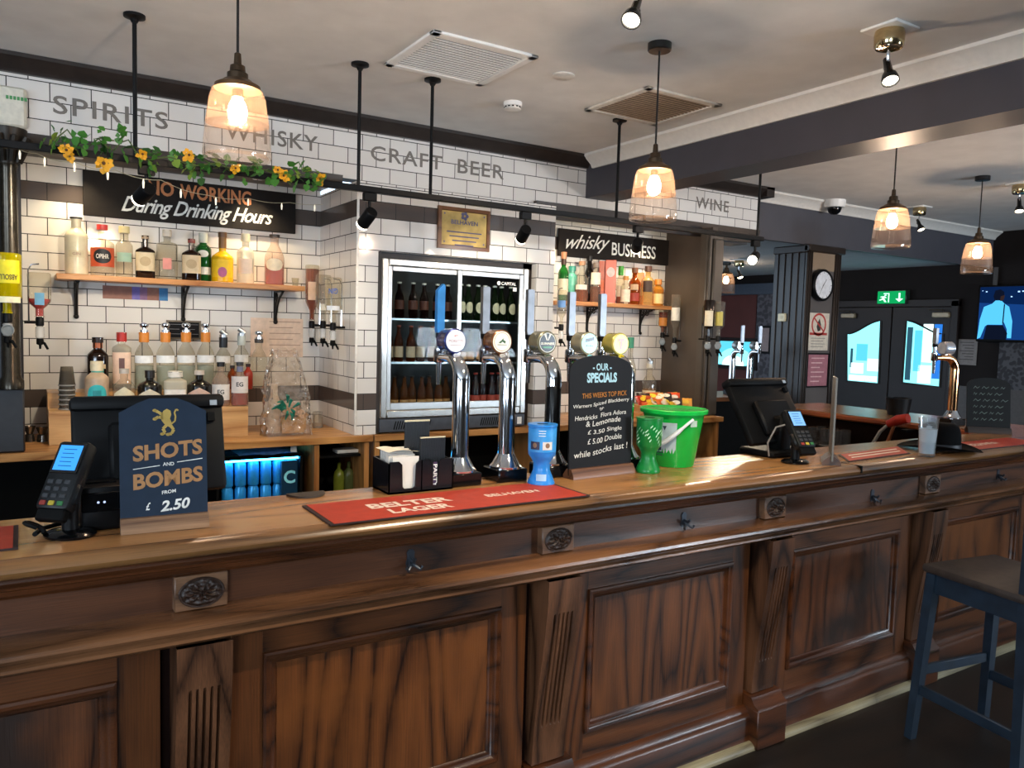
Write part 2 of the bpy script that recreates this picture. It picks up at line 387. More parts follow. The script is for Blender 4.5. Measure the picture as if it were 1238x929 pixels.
# bulkhead soffits and dark timber bands
TIMB = paint('#2a2320', .45, 0, .12, scale=12); TIMB2 = paint('#39332f', .5, 0, .08, scale=8)
so = MB(); so.box(-4, XR, YB-.01, YL, 2.60, 2.632); so.box(XF2, XBE, YB-.01, YL, 2.60, 2.632)
struct('trim_2', so, paint('#5b544c', .5, 0, .05))
fa = MB(); fa.sweep([(YB-.035, 2.645), (YB, 2.645), (YB, 2.565), (YB-.02, 2.565), (YB-.028, 2.60)], -4, XR)
fa.sweep([(YB-.045, 2.648), (YB, 2.648), (YB, 2.53), (YB-.02, 2.53), (YB-.03, 2.575)], XF2, XBE)
struct('trim_3', fa, TIMB)
co = [(YB, 2.945), (YB-.03, 2.945), (YB-.04, 2.965), (YB-.085, 2.995), (YB-.10, 3.01), (YB-.10, ZC), (YB, ZC)]
cm = MB(); cm.sweep(co, -4, 3.71); cm.sweep(co, 3.97, XBE+.10)
cm.box(XBE, XBE+.1, YB-.1, YB+.3, 2.945, ZC)
struct('cornice_dark', cm, TIMB)
# beam towards the viewer with white cove, second beam with white cove
BX0, BX1, BZ = 3.715, 3.985, 2.722
struct('beam', MB().box(BX0, BX1, -3.5, YB, BZ, ZC), paint('#403f47', .5, 0, .03, scale=6))
cv = MB().prism([(BX0, 2.935), (BX0-.018, 2.935), (BX0-.03, 2.96), (BX0-.085, 3.005), (BX0-.10, 3.012), (BX0-.10, ZC), (BX0, ZC)], -3.5, YB-.09, 'xz')
cv.prism([(BX1, 2.935), (BX1+.018, 2.935), (BX1+.03, 2.96), (BX1+.085, 3.005), (BX1+.10, 3.012), (BX1+.10, ZC), (BX1, ZC)], -3.5, YB-.09, 'xz')
Y2 = 5.0
cv.sweep([(Y2, 2.935), (Y2-.018, 2.935), (Y2-.03, 2.96), (Y2-.085, 3.005), (Y2-.10, 3.012), (Y2-.10, ZC), (Y2, ZC)], XBE+.1, 10)
struct('cornice_white', cv, paint('#dedad2', .6, 0, .02))
struct('beam_rear', MB().box(XBE, 10, Y2, Y2+.06, 2.60, ZC), paint('#4b4b52', .5, 0, .03, scale=6))
struct('wall_above_opening', MB().box(XBE-.6, XBE, YB+.1, Y2+.2, 2.53, ZC), GREYPAINT)
# dark panelled return at the right of the whisky shelves, with its post
XP = 4.95
struct('wall_dark_return', MB().box(XP, XP+.06, 4.74, YL+.1, 1.0065, 2.6), paint('#4a4038', .45, 0, .06, scale=5))
pst = MB(); pst.box(XP-.08, XP+.115, 4.72, 4.80, 1.0065, 2.56, .01); pst.box(XP-.02, XP+.095, 4.69, 4.72, 1.0065, 2.50, .012); pst.box(XP-.07, XP-.035, 4.70, 4.72, 1.0065, 2.54, .008)
pst.box(XP+.06, XP+.115, 4.80, 5.4, 1.0065, 2.56, .004)
struct('post_right', pst, paint('#4d463f', .4, 0, .06, scale=5))
# left post of the spirits recess
XLP = AY(28, 400, 4.72).x
lp = MB(); lp.box(-1.4, XLP, 4.72, YL, 1.0065, 2.6); lp.box(XLP-.05, XLP, 4.70, 4.72, 1.0065, 2.55, .006)
struct('post_left', lp, paint('#2f3036', .45, 0, .05, scale=5))
struct('wall_left_base', MB().box(-1.2, AY(30, 500, 4.6).x, 4.60, 4.7, 1.008, 1.33, .008), paint('#2a2c31', .45))
# clock column: dark timber with recessed painted panel
cx0, cx1 = AY(973, 310, 5.0).x, AY(1014, 310, 5.0).x
cl = MB(); cl.box(cx0, cx1, 5.0, 5.36, 0, 2.598)
for x in (cx0, cx1-.085): cl.box(x, x+.085, 4.96, 5.0, 0, 2.60, .01); cl.box(x+.02, x+.03, 4.95, 4.96, 0, 2.58, .004); cl.box(x+.055, x+.065, 4.95, 4.96, 0, 2.58, .004)
cl.box(cx0-.02, cx1+.02, 4.93, 5.0, 2.53, 2.60, .01)
for y in (5.06, 5.14, 5.22, 5.30): cl.box(cx0-.012, cx0, y, y+.05, 0, 2.55, .008)
cl.box(cx0-.02, cx0+.02, 4.95, 5.37, 2.52, 2.595, .01)
struct('column_clock', cl, paint('#261e19', .4, 0, .1, scale=8))
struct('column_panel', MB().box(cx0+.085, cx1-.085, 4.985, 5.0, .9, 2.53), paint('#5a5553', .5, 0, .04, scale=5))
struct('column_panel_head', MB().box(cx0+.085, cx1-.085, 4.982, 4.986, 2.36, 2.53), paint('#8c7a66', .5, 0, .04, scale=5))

# ------------------------------------------------------------------ far end: doors with curved glazed lights, exit sign
DOORW = paint('#241d1b', .5, 0, .06, scale=6, spec=.3)
dy = [AX(1155, 400, 10).y, AX(1080, 400, 10).y, AX(1006, 400, 10).y]; dzt = 2.13
fr = MB(); fr.box(9.93, 10, dy[0]-.06, dy[0]+.04, 0, dzt+.08, .008); fr.box(9.93, 10, dy[2]-.04, dy[2]+.06, 0, dzt+.08, .008); fr.box(9.93, 10, dy[0]-.06, dy[2]+.06, dzt, dzt+.1, .008)
struct('door_frame', fr, DOORW)
OUT = [glow('#86e8f2', 1.3), glow('#d8ffff', 1.5), glow('#57c3dc', 1.0), glow('#2f7fe0', .8), glow('#3a6a80', .5)]
def door(n, y0, y1, corners, hi_left, patches):
    struct('door_%d' % n, MB().box(9.95, 10, y0+.006, y1-.006, .01, dzt, .006), DOORW)
    pts = [AX(px, py, 9.94) for px, py in corners]       # bottom-left, bottom-right, top-right, top-left as seen
    bl, brr, tr, tl = pts
    top = []
    for i in range(13):
        t = i/12; s = t*t*(3-2*t)
        top.append((tr.y+(tl.y-tr.y)*t, tr.z+(tl.z-tr.z)*s))
    poly = [(bl.y, bl.z), (brr.y, brr.z)]+top
    o = obj('pane', MB().prism(poly, 9.942, 9.948, 'yz'), OUT[0]); o.parent = bpy.data.objects['door_%d' % n]
    pm = MB(); 
    for (a0, a1, b0, b1, mi) in patches:
        ya, yb = bl.y+(brr.y-bl.y)*a0, bl.y+(brr.y-bl.y)*a1; za, zb = bl.z+(tl.z-bl.z)*b0, bl.z+(tl.z-bl.z)*b1
        pm.prism([(ya, za), (yb, za), (yb, zb), (ya, zb)], 9.939, 9.9415, 'yz', mi)
    o2 = obj('street_view', pm, OUT); o2.parent = bpy.data.objects['door_%d' % n]
    bead = obj('glazing_bead', MB().tube([(9.937, a, b) for a, b in poly]+[(9.937,)+poly[0]], .012, 6), DOORW); bead.parent = bpy.data.objects['door_%d' % n]
door(1, dy[1], dy[2], [(1024, 461), (1062, 464), (1065, 388), (1024, 404)], 0, [(.06, .95, .03, .14, 1), (.25, .6, .45, .8, 2), (.06, .14, .3, .7, 4), (.55, .95, .03, .13, 4), (.62, .98, .25, .5, 1), (.1, .5, .18, .4, 1)])
door(2, dy[0], dy[1], [(1091, 463), (1136, 468), (1140, 404), (1096, 388)], 1, [(.05, .2, .05, .9, 4), (.26, .46, .2, .85, 2), (.48, .74, .35, .95, 1), (.77, .97, .1, .95, 3), (.4, .75, .02, .3, 1)])
def door_closer(name, pxs, lab):
    a, b_ = AX(*pxs[0], 9.93), AX(*pxs[1], 9.93)
    t = thing('door_closer', lab, 'door closer', (9.945, (a.y+b_.y)/2, (a.z+b_.z)/2)); w_ = abs(a.y-b_.y)/2
    obj('body', MB().box(-.05, 0, -w_, w_, -.035, .035, .01), paint('#8a7a62', .35, .4), t)
    obj('arm', MB().tube([(-.04, -w_*.3, .035), (-.05, -w_*.3, .06), (-.06, w_*1.3, .065)], .008, 6), paint('#4d443a', .4, .4), t)
door_closer('door_closer', ((1018, 382), (1035, 382)), 'brass door closer at the top of the left-hand door leaf')
door_closer('door_closer', ((1128, 381), (1149, 381)), 'brass door closer at the top of the right-hand door leaf')
ex = AX(1078, 360, 9.9); t = thing('exit_sign', 'lit green emergency exit sign with running figure above the double doors', 'exit sign', (9.9, ex.y, ex.z))
ew = abs(AX(1062, 360, 9.9).y-AX(1095, 360, 9.9).y)/2
obj('case', MB().box(-.01, .09, -ew-.01, ew+.01, -.085, .10, .01), paint('#24342c', .4), t)
obj('lit_face', MB().box(-.016, -.01, -ew, ew, -.08, .085), glow('#0d9a55', .9), t)
g = MB()
sx = lambda y, z: (-.018, -y, z)     # picture coordinates: y grows to the right as seen
def flat(g, poly): g.add([sx(a*ew, b*.08) for a, b in poly], [tuple(range(len(poly)))])
flat(g, [(.55, .75), (.68, .75), (.68, -.2), (.9, -.2), (.61, -.75), (.33, -.2), (.55, -.2)])
flat(g, [(-.55, .75), (-.12, .75), (-.12, -.8), (-.2, -.8), (-.2, .6), (-.55, .6)])
flat(g, [(-.52, .4), (-.38, .55), (-.3, .4), (-.4, .25)])
flat(g, [(-.75, .2), (-.45, .25), (-.3, -.05), (-.42, -.1), (-.5, .05), (-.45, -.25), (-.3, -.75), (-.45, -.75), (-.58, -.35), (-.85, -.5), (-.85, -.35), (-.65, -.15), (-.65, .05), (-.78, .05)])
obj('pictogram', g, glow('#c8ffe6', 1.2), t)
# TV with the picture of someone in a white shirt, seen from behind
tvl, tvt, tvb = AX(1185, 350, 9.85), AX(1200, 347, 9.85).z, AX(1200, 410.5, 9.85).z
tvw = .92; t = thing('television', 'wall television at the far right showing a dark-haired person in a white shirt from behind', 'television', (9.86, tvl.y, 0))
TY = lambda u: -u*tvw; TZ = lambda v: tvb+(tvt-tvb)*v
obj('case', MB().box(0, .06, -tvw-.02, .02, tvb-.03, tvt+.02, .008), BLACKM, t)
obj('bracket', MB().box(.06, .139, -tvw*.6, -tvw*.4, tvb+.15, tvt-.15, .005), BLACKM, t)
obj('screen', MB().box(-.003, 0, -tvw, 0, tvb, tvt), glow('#08204a', .8), t)
tm = [glow('#4fb4e6', 1.0), glow('#0a1020', 1), glow('#a8d0ff', 1.2), glow('#3a2a28', .6), glow('#10356e', 1)]
p = MB()
def tvp(poly, mi, d): p.add([(-.003-d, TY(a), TZ(b)) for a, b in poly], [tuple(range(len(poly)))], mi)
tvp([(.0, .70), (1, .62), (1, .0), (0, 0)], 4, .0005)
tvp([(.0, .0), (.02, .38), (.06, .62), (.16, .68), (.2, .74), (.27, .74), (.31, .68), (.37, .62), (.42, .35), (.42, .03), (.37, .03), (.36, .2), (.32, .33), (.3, .28), (.12, .28), (.09, .25), (.04, .03)], 0, .001)
tvp([(.08, .0), (.11, .27), (.31, .27), (.37, .12), (.36, 0)], 1, .0015)
tvp([(.19, .74), (.17, .82), (.19, .93), (.25, .95), (.3, .9), (.3, .8), (.27, .74)], 1, .0015)
tvp([(.255, .73), (.26, .82), (.31, .84), (.3, .76), (.28, .73)], 3, .002)
tvp([(.305, .68), (.32, .66), (.315, .3), (.30, .3)], 1, .002)
rr_ = random.Random(3)
for k in range(16):
    u, v, s_ = rr_.uniform(.02, .98), rr_.uniform(.72, .97), rr_.uniform(.004, .014)
    if .16 < u < .32: continue
    tvp([(u-s_, v-s_), (u+s_, v-s_), (u+s_, v+s_), (u-s_, v+s_)], 2, .0012)
obj('picture', p, tm, t)
# notices and wall coverings at the far end
a, b_ = AX(1157, 410, 9.97), AX(1179, 442, 9.97)
t = thing('notice_sheet', 'pale paper notice pinned to the dark wall right of the double doors', 'notice', (9.99, (a.y+b_.y)/2, (a.z+b_.z)/2)); hw, hh = abs(a.y-b_.y)/2, abs(a.z-b_.z)/2
obj('sheet', MB().box(-.006, .002, -hw, hw, -hh, hh), paint('#7d7875', .8), t)
g = MB()
for k in range(7): g.box(-.0075, -.006, -hw*.7, hw*(.7-.25*(k % 3)), hh*(.75-.22*k)-.006, hh*(.75-.22*k)+.006)
obj('print', g, paint('#55504e', .8), t)
struct('wall_damask_panel', MB().box(9.97, 10, 2.0, AX(1209, 430, 10).y, 0, 1.74), pattern('#27272c', '#4a4a4e', 26))
struct('wall_dado', MB().box(9.96, 10, 2.0, dy[0]-.07, 0, AX(1180, 468, 10).z), paint('#4a4644', .6))
struct('trim_4', MB().box(9.95, 9.965, 4.9, 4.95, 2.36, 2.6), TIMB2)
# other bar room seen through the opening: window with arch, wallpaper, framed picture, cornice band
fy = lambda x, y=420: AX(x, y, 9.97)
struct('wall_damask_far', MB().box(9.965, 10, fy(937).y, fy(913).y, 0, 2.45), pattern('#3e3b40', '#5d5a60', 18))
struct('wall_maroon', MB().box(9.97, 10, fy(912).y, 11, 0, 2.35), paint('#5a2a24', .7, 0, .05, scale=4))
struct('trim_5', MB().box(9.9, 10, 7.3, 11, 2.35, 2.52), paint('#3d4654', .5))
a, b_ = fy(868, 410), fy(914, 446)
struct('window_4', MB().box(9.955, 9.97, b_.y, a.y, b_.z, a.z), OUT[2])
t = bpy.data.objects['window_4']
pm = MB(); yc, hw = (a.y+b_.y)/2, abs(a.y-b_.y)/2
pm.prism([(yc+hw*.95*math.cos(PI*i/14), b_.z+.04+(a.z-b_.z)*.62*math.sin(PI*i/14)) for i in range(15)], 9.945, 9.954, 'yz', 0)
pm.prism([(yc+hw*.1+hw*.55*math.cos(PI*i/14), b_.z+.03+(a.z-b_.z)*.36*math.sin(PI*i/14)) for i in range(15)], 9.937, 9.944, 'yz', 1)
o = obj('street_view', pm, [OUT[0], OUT[1]]); o.parent = t
fr = MB()
for z in (b_.z, a.z): fr.box(9.92, 9.955, b_.y-.04, a.y+.04, z-.03, z+.03, .005)
for y in (b_.y, a.y): fr.box(9.92, 9.955, y-.03, y+.03, b_.z, a.z, .005)
o = obj('window_frame', fr, DOORW); o.parent = t
a, b_ = fy(921, 394), fy(931, 428)
t = thing('picture_frame', 'black framed pale print seen past the left side of the clock column', 'picture', (9.95, (a.y+b_.y)/2, (a.z+b_.z)/2)); hw, hh = abs(a.y-b_.y)/2+.03, abs(a.z-b_.z)/2
obj('frame', MB().box(-.02, .013, -hw, hw, -hh, hh, .004), BLACK, t)
obj('print', MB().box(-.024, -.02, -hw+.035, hw-.035, -hh+.035, hh-.035), paint('#9b8a88', .6), t)
# cast column with leafy capital beside the spirits recess
cc = AY(11, 300, 4.60); t = thing('cast_iron_column', 'dark slender column with leafy capital at the far left of the bar', 'column', (cc.x, 4.60, 1.33))
obj('shaft', MB().lathe([(.055, 0), (.055, .04), (.042, .06), (.038, 1.08), (.045, 1.10)], n=20), paint('#3a352c', .25, .6, .1), t)
cp_ = MB().lathe([(.045, 1.10), (.05, 1.13), (.075, 1.22), (.085, 1.26), (.085, 1.27)], n=20)
for k in range(10):
    a = 2*PI*k/10; cp_.tube([(.05*math.cos(a), .05*math.sin(a), 1.11), (.075*math.cos(a), .075*math.sin(a), 1.18), (.098*math.cos(a), .098*math.sin(a), 1.23), (.088*math.cos(a), .088*math.sin(a), 1.215)], [.012, .016, .012, .005], 6)
obj('capital', cp_, paint('#2b2620', .4, .5, .15), t)
# ================================================================== lettering on the bulkhead
LET = paint('#77716a', .5)
def wall_word(word, px0, px1, z0=2.772, z1=2.868, name='wall_lettering', lab=''):
    y = YB-.004
    a, b_ = AY(*px0, YB), AY(*px1, YB)
    mb = letters(MB(), word, 0, 0, b_.x-a.x, z1-z0, 0, bold=.012, spacing=1.12)
    mb2 = MB()
    n = len(mb.v)
    mb2.add(mb.v+[(x, yy+.003, z) for x, yy, z in mb.v], [tuple(f) for f in mb.f])
    o = obj(name, mb2, LET); o.location = ((a.x+b_.x)/2, YB-.003, (z0+z1)/2); tag(o, lab, 'lettering')
wall_word('SPIRITS', (64, 125), (203, 143), lab='grey capitals SPIRITS on the white tiles at the upper left')
a = AY(384, 175, YB).x; b_ = AY(329, 165, YB).x; lw = (a-b_)/3*6.6
wall_word('WHISKY', (286-14, 160), (384, 178), lab='grey capitals WHISKY on the white tiles behind the big glass pendant')
wall_word('CRAFT', (448, 188), (535, 196), lab='grey capitals CRAFT on the white tiles above the bottle fridge')
wall_word('BEER', (553, 205), (609, 212), lab='grey capitals BEER on the white tiles right of CRAFT')
wall_word('WINE', (841, 245), (881, 248), lab='grey capitals WINE on the white tiles at the right end')
# white control box on the bulkhead
a, b_ = AY(-40, 95, YB-.06), AY(33, 156, YB-.06); t = thing('control_box', 'white plastic control box with green print on the tiles at the far left', 'box', ((a.x+b_.x)/2, YB, (a.z+b_.z)/2)); hw, hh = (b_.x-a.x)/2, (a.z-b_.z)/2
obj('housing', MB().box(-hw, hw, -.06, 0, -hh, hh, .02, seg=3), paint('#d9d6c6', .4), t)
obj('cover', MB().box(-hw+.02, hw-.012, -.066, -.06, -hh+.01, hh-.01, .004), paint('#dedbcc', .4), t)
g = MB()
for k in range(6): g.box(hw*.28+k*.016, hw*.28+k*.016+.012, -.0675, -.066, hh*.38-.006, hh*.38+.012)
obj('green_print', g, paint('#4f9a5c', .6), t)
# ================================================================== ceiling fittings
def vent(cxy, lab, grimy):
    t = thing('ceiling_vent', lab, 'vent', (cxy[0], cxy[1], ZC), group='square ceiling vents')
    fr = MB(); s_ = .285
    for sx_ in (-1, 1):
        fr.box(sx_*s_, sx_*(s_-.045), -s_, s_, -.014, 0, .004); fr.box(-s_, s_, sx_*s_, sx_*(s_-.045), -.014, 0, .004)
    obj('frame', fr, WHITE if not grimy else paint('#d8d2c8', .5), t)
    obj('backing', MB().box(-s_+.04, s_-.04, -s_+.04, s_-.04, -.003, 0), BLACKM, t)
    for k in range(16):
        y = -s_+.06+k*(2*s_-.12)/15
        sl = MB(Matrix.Translation((0, y, -.009)) @ Matrix.Rotation(R(0), 4, 'X')); sl.box(-s_+.045, s_-.045, -.0085, .0085, -.0012, .0012)
        obj('slat', sl, WHITE if not grimy else paint('#a08a74', .6), t)
def ctr(*p): 
    q = [AZ(x, y, ZC) for x, y in p]; return (sum(v.x for v in q)/len(q), sum(v.y for v in q)/len(q))
vent(ctr((523, 35), (467, 75), (650, 68), (580, 102)), 'white square ceiling vent with dark slots, left of the smoke detector', False)
vent(ctr((785, 103), (706, 132), (869, 125), (795, 150)), 'grimy brown square ceiling vent behind the middle pendant cord', True)
q = AZ(620, 124, ZC); t = thing('smoke_detector', 'white round smoke detector on the ceiling between the two vents', 'smoke detector', (q.x, q.y, ZC))
obj('base', MB().lathe([(.055, 0), (.055, -.022), (.05, -.026)], n=24), WHITE, t)
sl = MB().lathe([(.045, -.026), (.045, -.034)], n=24); sl.lathe([(.05, -.034), (.05, -.042), (.03, -.05), (0, -.05)], n=24)
obj('sensor_cage', sl, paint('#d6d4ce', .5), t)
sl = MB()
for k in range(12): a = 2*PI*k/12; sl.box(.046*math.cos(a)-.004, .046*math.cos(a)+.004, .046*math.sin(a)-.004, .046*math.sin(a)+.004, -.034, -.026)
obj('vents', sl, BLACKM, t)
q = AZ(681, 91, ZC); single('ceiling_disc', MB().lathe([(.06, 0), (.06, -.006), (.05, -.012), (0, -.014)], n=28), paint('#d2cec7', .6), 'thin white round cover on the ceiling right of the slotted vent', 'cover', (q.x, q.y, ZC))
q = AZ(1004, 243, ZC); t = thing('dome_camera', 'white dome camera with black eye by the rear beam', 'camera', (q.x, q.y-.05, ZC))
obj('housing', MB().lathe([(.1, 0), (.1, -.05), (.085, -.07)], n=24), WHITE, t)
obj('dome', MB().lathe([(.066, -.07), (.066, -.085), (.055, -.115), (.03, -.135), (0, -.14)], n=24), BLACKG, t)
q = AZ(1223, 281, ZC); single('ceiling_sensor', MB().lathe([(.06, 0), (.06, -.03), (.04, -.05), (0, -.055)], n=20), WHITE, 'small white ceiling sensor beside the far right spotlight', 'sensor', (q.x, q.y, ZC))
# glass pendants
GL_TOP = glass('#fae6d2', .03, .025, .8, '#ffc79a', True); GL = glass('#fbf6f0', .03, .012, .9, '#ffe4d0', True)  # bulb glow in the upper glass is put into its peach tint
def pendant(x, y, zb, lab, zt=ZC, power=30, s=1.0):
    t = thing('pendant_lamp', lab, 'pendant lamp', (x, y, zb), group='glass pendants over the bar')
    H = .235*s
    prof = [(.072*s, H), (.082*s, H-.006*s), (.090*s, H-.03*s), (.096*s, H-.07*s), (.103*s, H*.5)]
    low = [(.103*s, H*.5), (.109*s, H*.25), (.112*s, .012*s), (.108*s, 0), (.100*s, 0), (.102*s, .012*s)]
    obj('glass_shade', MB().lathe(prof, n=36), GL_TOP, t)
    o = obj('glass_skirt', MB().lathe(low, n=36), GL, t)
    obj('cap', MB().lathe([(.0, H+.028*s), (.045*s, H+.028*s), (.052*s, H+.022*s), (.074*s, H+.010*s), (.076*s, H-.004*s), (.07*s, H-.004*s)], n=32), paint('#6a5138', .35, .7), t)
    obj('lamp_holder', MB().lathe([(.034*s, H+.028*s), (.034*s, H+.05*s), (.026*s, H+.055*s), (.024*s, H+.075*s), (.013*s, H+.08*s), (.011*s, H+.115*s), (.005, H+.12*s)], n=20), paint('#4a3a2a', .35, .7), t)
    obj('cord', MB().tube([(0, 0, H+.12*s), (0, 0, zt-zb-.01)], .0045, 8), paint('#1d1815', .8), t)
    obj('ceiling_rose', MB().lathe([(0, zt-zb-.035), (.05, zt-zb-.035), (.055, zt-zb-.03), (.055, zt-zb)], n=28), paint('#161514', .3), t)
    obj('socket', MB().lathe([(.018*s, H-.004*s), (.02*s, H-.03*s)], n=16), paint('#4a3a2a', .4, .6), t)
    b = MB().lathe([(.014*s, H-.03*s), (.018*s, H-.038*s), (.027*s, H-.055*s), (.031*s, H-.075*s), (.028*s, H-.10*s), (.015*s, H-.114*s), (0, H-.117*s)], n=20)
    obj('bulb', b, glow('#ffeedd', power*10.5), t)
    return t
def pend_at(ix, iyb, iyt, Y, lab, s=1.0, power=26):
    q = AY(ix, iyb, Y); return pendant(q.x, Y, q.z, lab, power=power, s=s)
pend_at(287, 193, 0, 2.79, 'largest glass pendant lamp, hanging at the left in front of the wall lettering')
pend_at(789, 267, 0, 2.79, 'glass pendant lamp on a black rose hanging before the dark beam')
pend_at(1076.5, 300, 0, 2.85, 'glass pendant lamp hanging in the right-hand bay, third from the left')
q = AZ(1187, 213, ZC); pend_at(1180, 331, 0, q.y, 'small far glass pendant lamp nearest the right edge', 1.05)
# far pendant in the other room
def far_pend():
    q = AY(877, 355, 7.4); pendant(q.x, 7.4, q.z, 'tiny far glass pendant seen through the opening beside the whisky shelf', 2.66, 12, 1.1)
far_pend()
# brass and chrome ceiling spotlights
def ceiling_spot(px, py, lab, dz=.0, aim=(-.35, -.5), plate=True, zt=ZC, pos=None, power=14, sc=1.0):
    q = AZ(px, py, zt) if pos is None else Vector(pos)
    t = thing('ceiling_spotlight', lab, 'spotlight', (q.x, q.y, zt), group='swivel spotlights on the ceiling')
    if plate: obj('mount_plate', MB().box(-.085*sc, .085*sc, -.085*sc, .085*sc, -.012, 0, .004), WHITE, t)
    obj('cup', MB().lathe([(0, -.012), (.058*sc, -.012), (.062*sc, -.03), (.06*sc, -.075), (.054*sc, -.085), (.05*sc, -.08), (0, -.075)], n=28), paint('#c9b48a', .15, 1), t)
    obj('stem', MB().tube([(0, 0, -.08), (0, 0, -.14), (aim[0]*-.06, aim[1]*-.06, -.165)], .008, 8), CHROME, t)
    d = Vector((aim[0], aim[1], -.8)).normalized(); o_ = Vector((0, 0, -.16))
    Mx = Matrix.Translation(o_) @ d.to_track_quat('Z', 'Y').to_matrix().to_4x4()
    obj('head', MB(Mx).lathe([(0, -.04), (.014, -.04), (.018, .03), (.03, .05), (.036, .075), (.036, .085), (.032, .085), (.03, .076)], n=20), paint('#3a3a3c', .25, .8), t)
    obj('lamp_face', MB(Mx).lathe([(.031, .078), (.02, .081), (0, .082)], n=20), glow('#fff2d6', 7), t)
    p_ = Vector((q.x, q.y, zt))+Mx @ Vector((0, 0, .1)); spot('spotlight_beam', p_, p_+d, power, SPOTC, 80)
ceiling_spot(1076, 34, 'brass cup ceiling spotlight on a white square plate, upper right', aim=(-.25, -.35))
ceiling_spot(0, 0, 'added unseen ceiling spotlight brightening the bar panels, above the viewer', pos=(1.75, .75, ZC), aim=(.0, .62), power=120)  # extra lamp added out of view to brighten the bar panels
ceiling_spot(771, -48, 'black ceiling spotlight cut off by the top edge of the view', aim=(-.5, -.3), plate=False)
ceiling_spot(1112, 250, 'small lit ceiling spotlight behind the third glass pendant', aim=(-.1, -.4), power=8)
ceiling_spot(1234, 222, 'lit ceiling spotlight at the right edge above the smallest pendant', aim=(-.3, -.2), power=8)
q = AY(893, 333, 7.0); ceiling_spot(0, 0, 'far lit spotlight seen through the opening beside the tiny pendant', aim=(-.1, -.5), zt=2.66, pos=(q.x, 7.0, 2.66), power=8)
# ================================================================== lighting track hung on rods in front of the bulkhead
q1, q4 = AZ(163, 14, ZC), AZ(748, 147, ZC); YT = (q1.y+q4.y)/2
ZT = AY(435, 228, YT).z
xe = AY(1010, 350, YT).x; x0t = -1.2; x1t = AY(921, 306, YT).x
t = thing('lighting_track', 'black lighting track hung on thin rods in front of the tiled bulkhead', 'lighting track', (0, YT, ZT))
obj('rail', MB().box(x0t, x1t, -.017, .017, -.016, .016, .003), BLACK, t)
for ix, iy in ((163, 100), (435, 100), (522, 150), (748, 180), (918, 240)):
    x = AY(ix, iy, YT).x; rod = MB().tube([(x, 0, .016), (x, 0, ZC-ZT-.02)], .0095, 8)
    r_ = obj('drop_rod', rod, BLACK, t)
    obj('ceiling_flange', MB().lathe([(.012, ZC-ZT-.035), (.02, ZC-ZT-.02), (.045, ZC-ZT-.012), (.045, ZC-ZT)], (x, 0, 0), n=20), BLACK, r_)
def track_spot(px, py, tgt, lab, power, lit=True, aim=None):
    x = AY(px, py, YT).x
    t = thing('track_spotlight', lab, 'spotlight', (x, YT, ZT-.016), group='black spotlights on the track')
    obj('adapter', MB().box(-.035, .035, -.018, .018, -.045, 0, .004), BLACK, t)
    obj('stem', MB().tube([(0, 0, -.045), (0, 0, -.10)], .009, 8), BLACK, t)
    o_ = Vector((0, 0, -.115)); d = (Vector(tgt)-Vector((x, YT, ZT-.13))).normalized() if aim is None else Vector(aim).normalized()
    Mx = Matrix.Translation(o_) @ d.to_track_quat('Z', 'Y').to_matrix().to_4x4()
    obj('head', MB(Mx).lathe([(0, -.03), (.03, -.03), (.034, -.025), (.034, .075), (.03, .075), (.03, .068)], n=24), BLACK, t)
    obj('lamp_face', MB(Mx).lathe([(.0325, .0755), (.0325, .088), (.02, .094), (0, .095)], n=24), glow('#fff4dd', 6), t)
    p_ = Vector((x, YT, ZT-.016))+Mx @ Vector((0, 0, .11)); spot('track_beam', p_, p_+d, power, SPOTC, 95, .8)
track_spot(177, 200, (.1, 5.2, 1.75), 'black track spotlight in front of the left chalk sign', 22)
track_spot(447, 235, (1.3, 5.2, 1.4), 'black track spotlight beside the corner of the fridge wall', 11)
track_spot(635, 265, (2.7, 4.6, 1.9), 'black track spotlight above the fridge, turned away', 14)
track_spot(771, 285, (4.3, 5.2, 1.75), 'black track spotlight in front of the whisky sign', 40)
track_spot(913, 300, (5.6, 3.3, 1.0), 'black track spotlight on the last rod before the opening', 60, aim=(-.6, -.33, -.3))
def downlight(x, y, z, lab, power):
    t = thing('soffit_downlight', lab, 'downlight', (x, y, z), group='small downlights in the dark soffits')
    obj('bezel', MB().lathe([(.022, 0), (.032, 0), (.034, -.004), (.022, -.004)], n=20), CHROME, t)
    obj('lens', MB().lathe([(.022, -.002), (0, -.003)], n=20), glow('#fff0cc', 8), t)
    spot('downlight_beam', (x, y, z-.01), (x, y+.05, z-1), power, (1, .8, .5), 110, .9)
q = AZ(302, 222, 2.60); downlight(q.x, 5.12, 2.60, 'small downlight in the soffit above the left chalk sign', 22)
downlight(.28, 5.14, 2.60, 'small downlight in the soffit behind the leaf garland', 16)
downlight(AY(684, 268, 5.05).x, 5.05, 2.60, 'small downlight in the soffit at the left end of the whisky sign', 24)
downlight(AY(792, 287, 5.05).x, 5.05, 2.60, 'small downlight in the soffit above the right part of the whisky sign', 24)
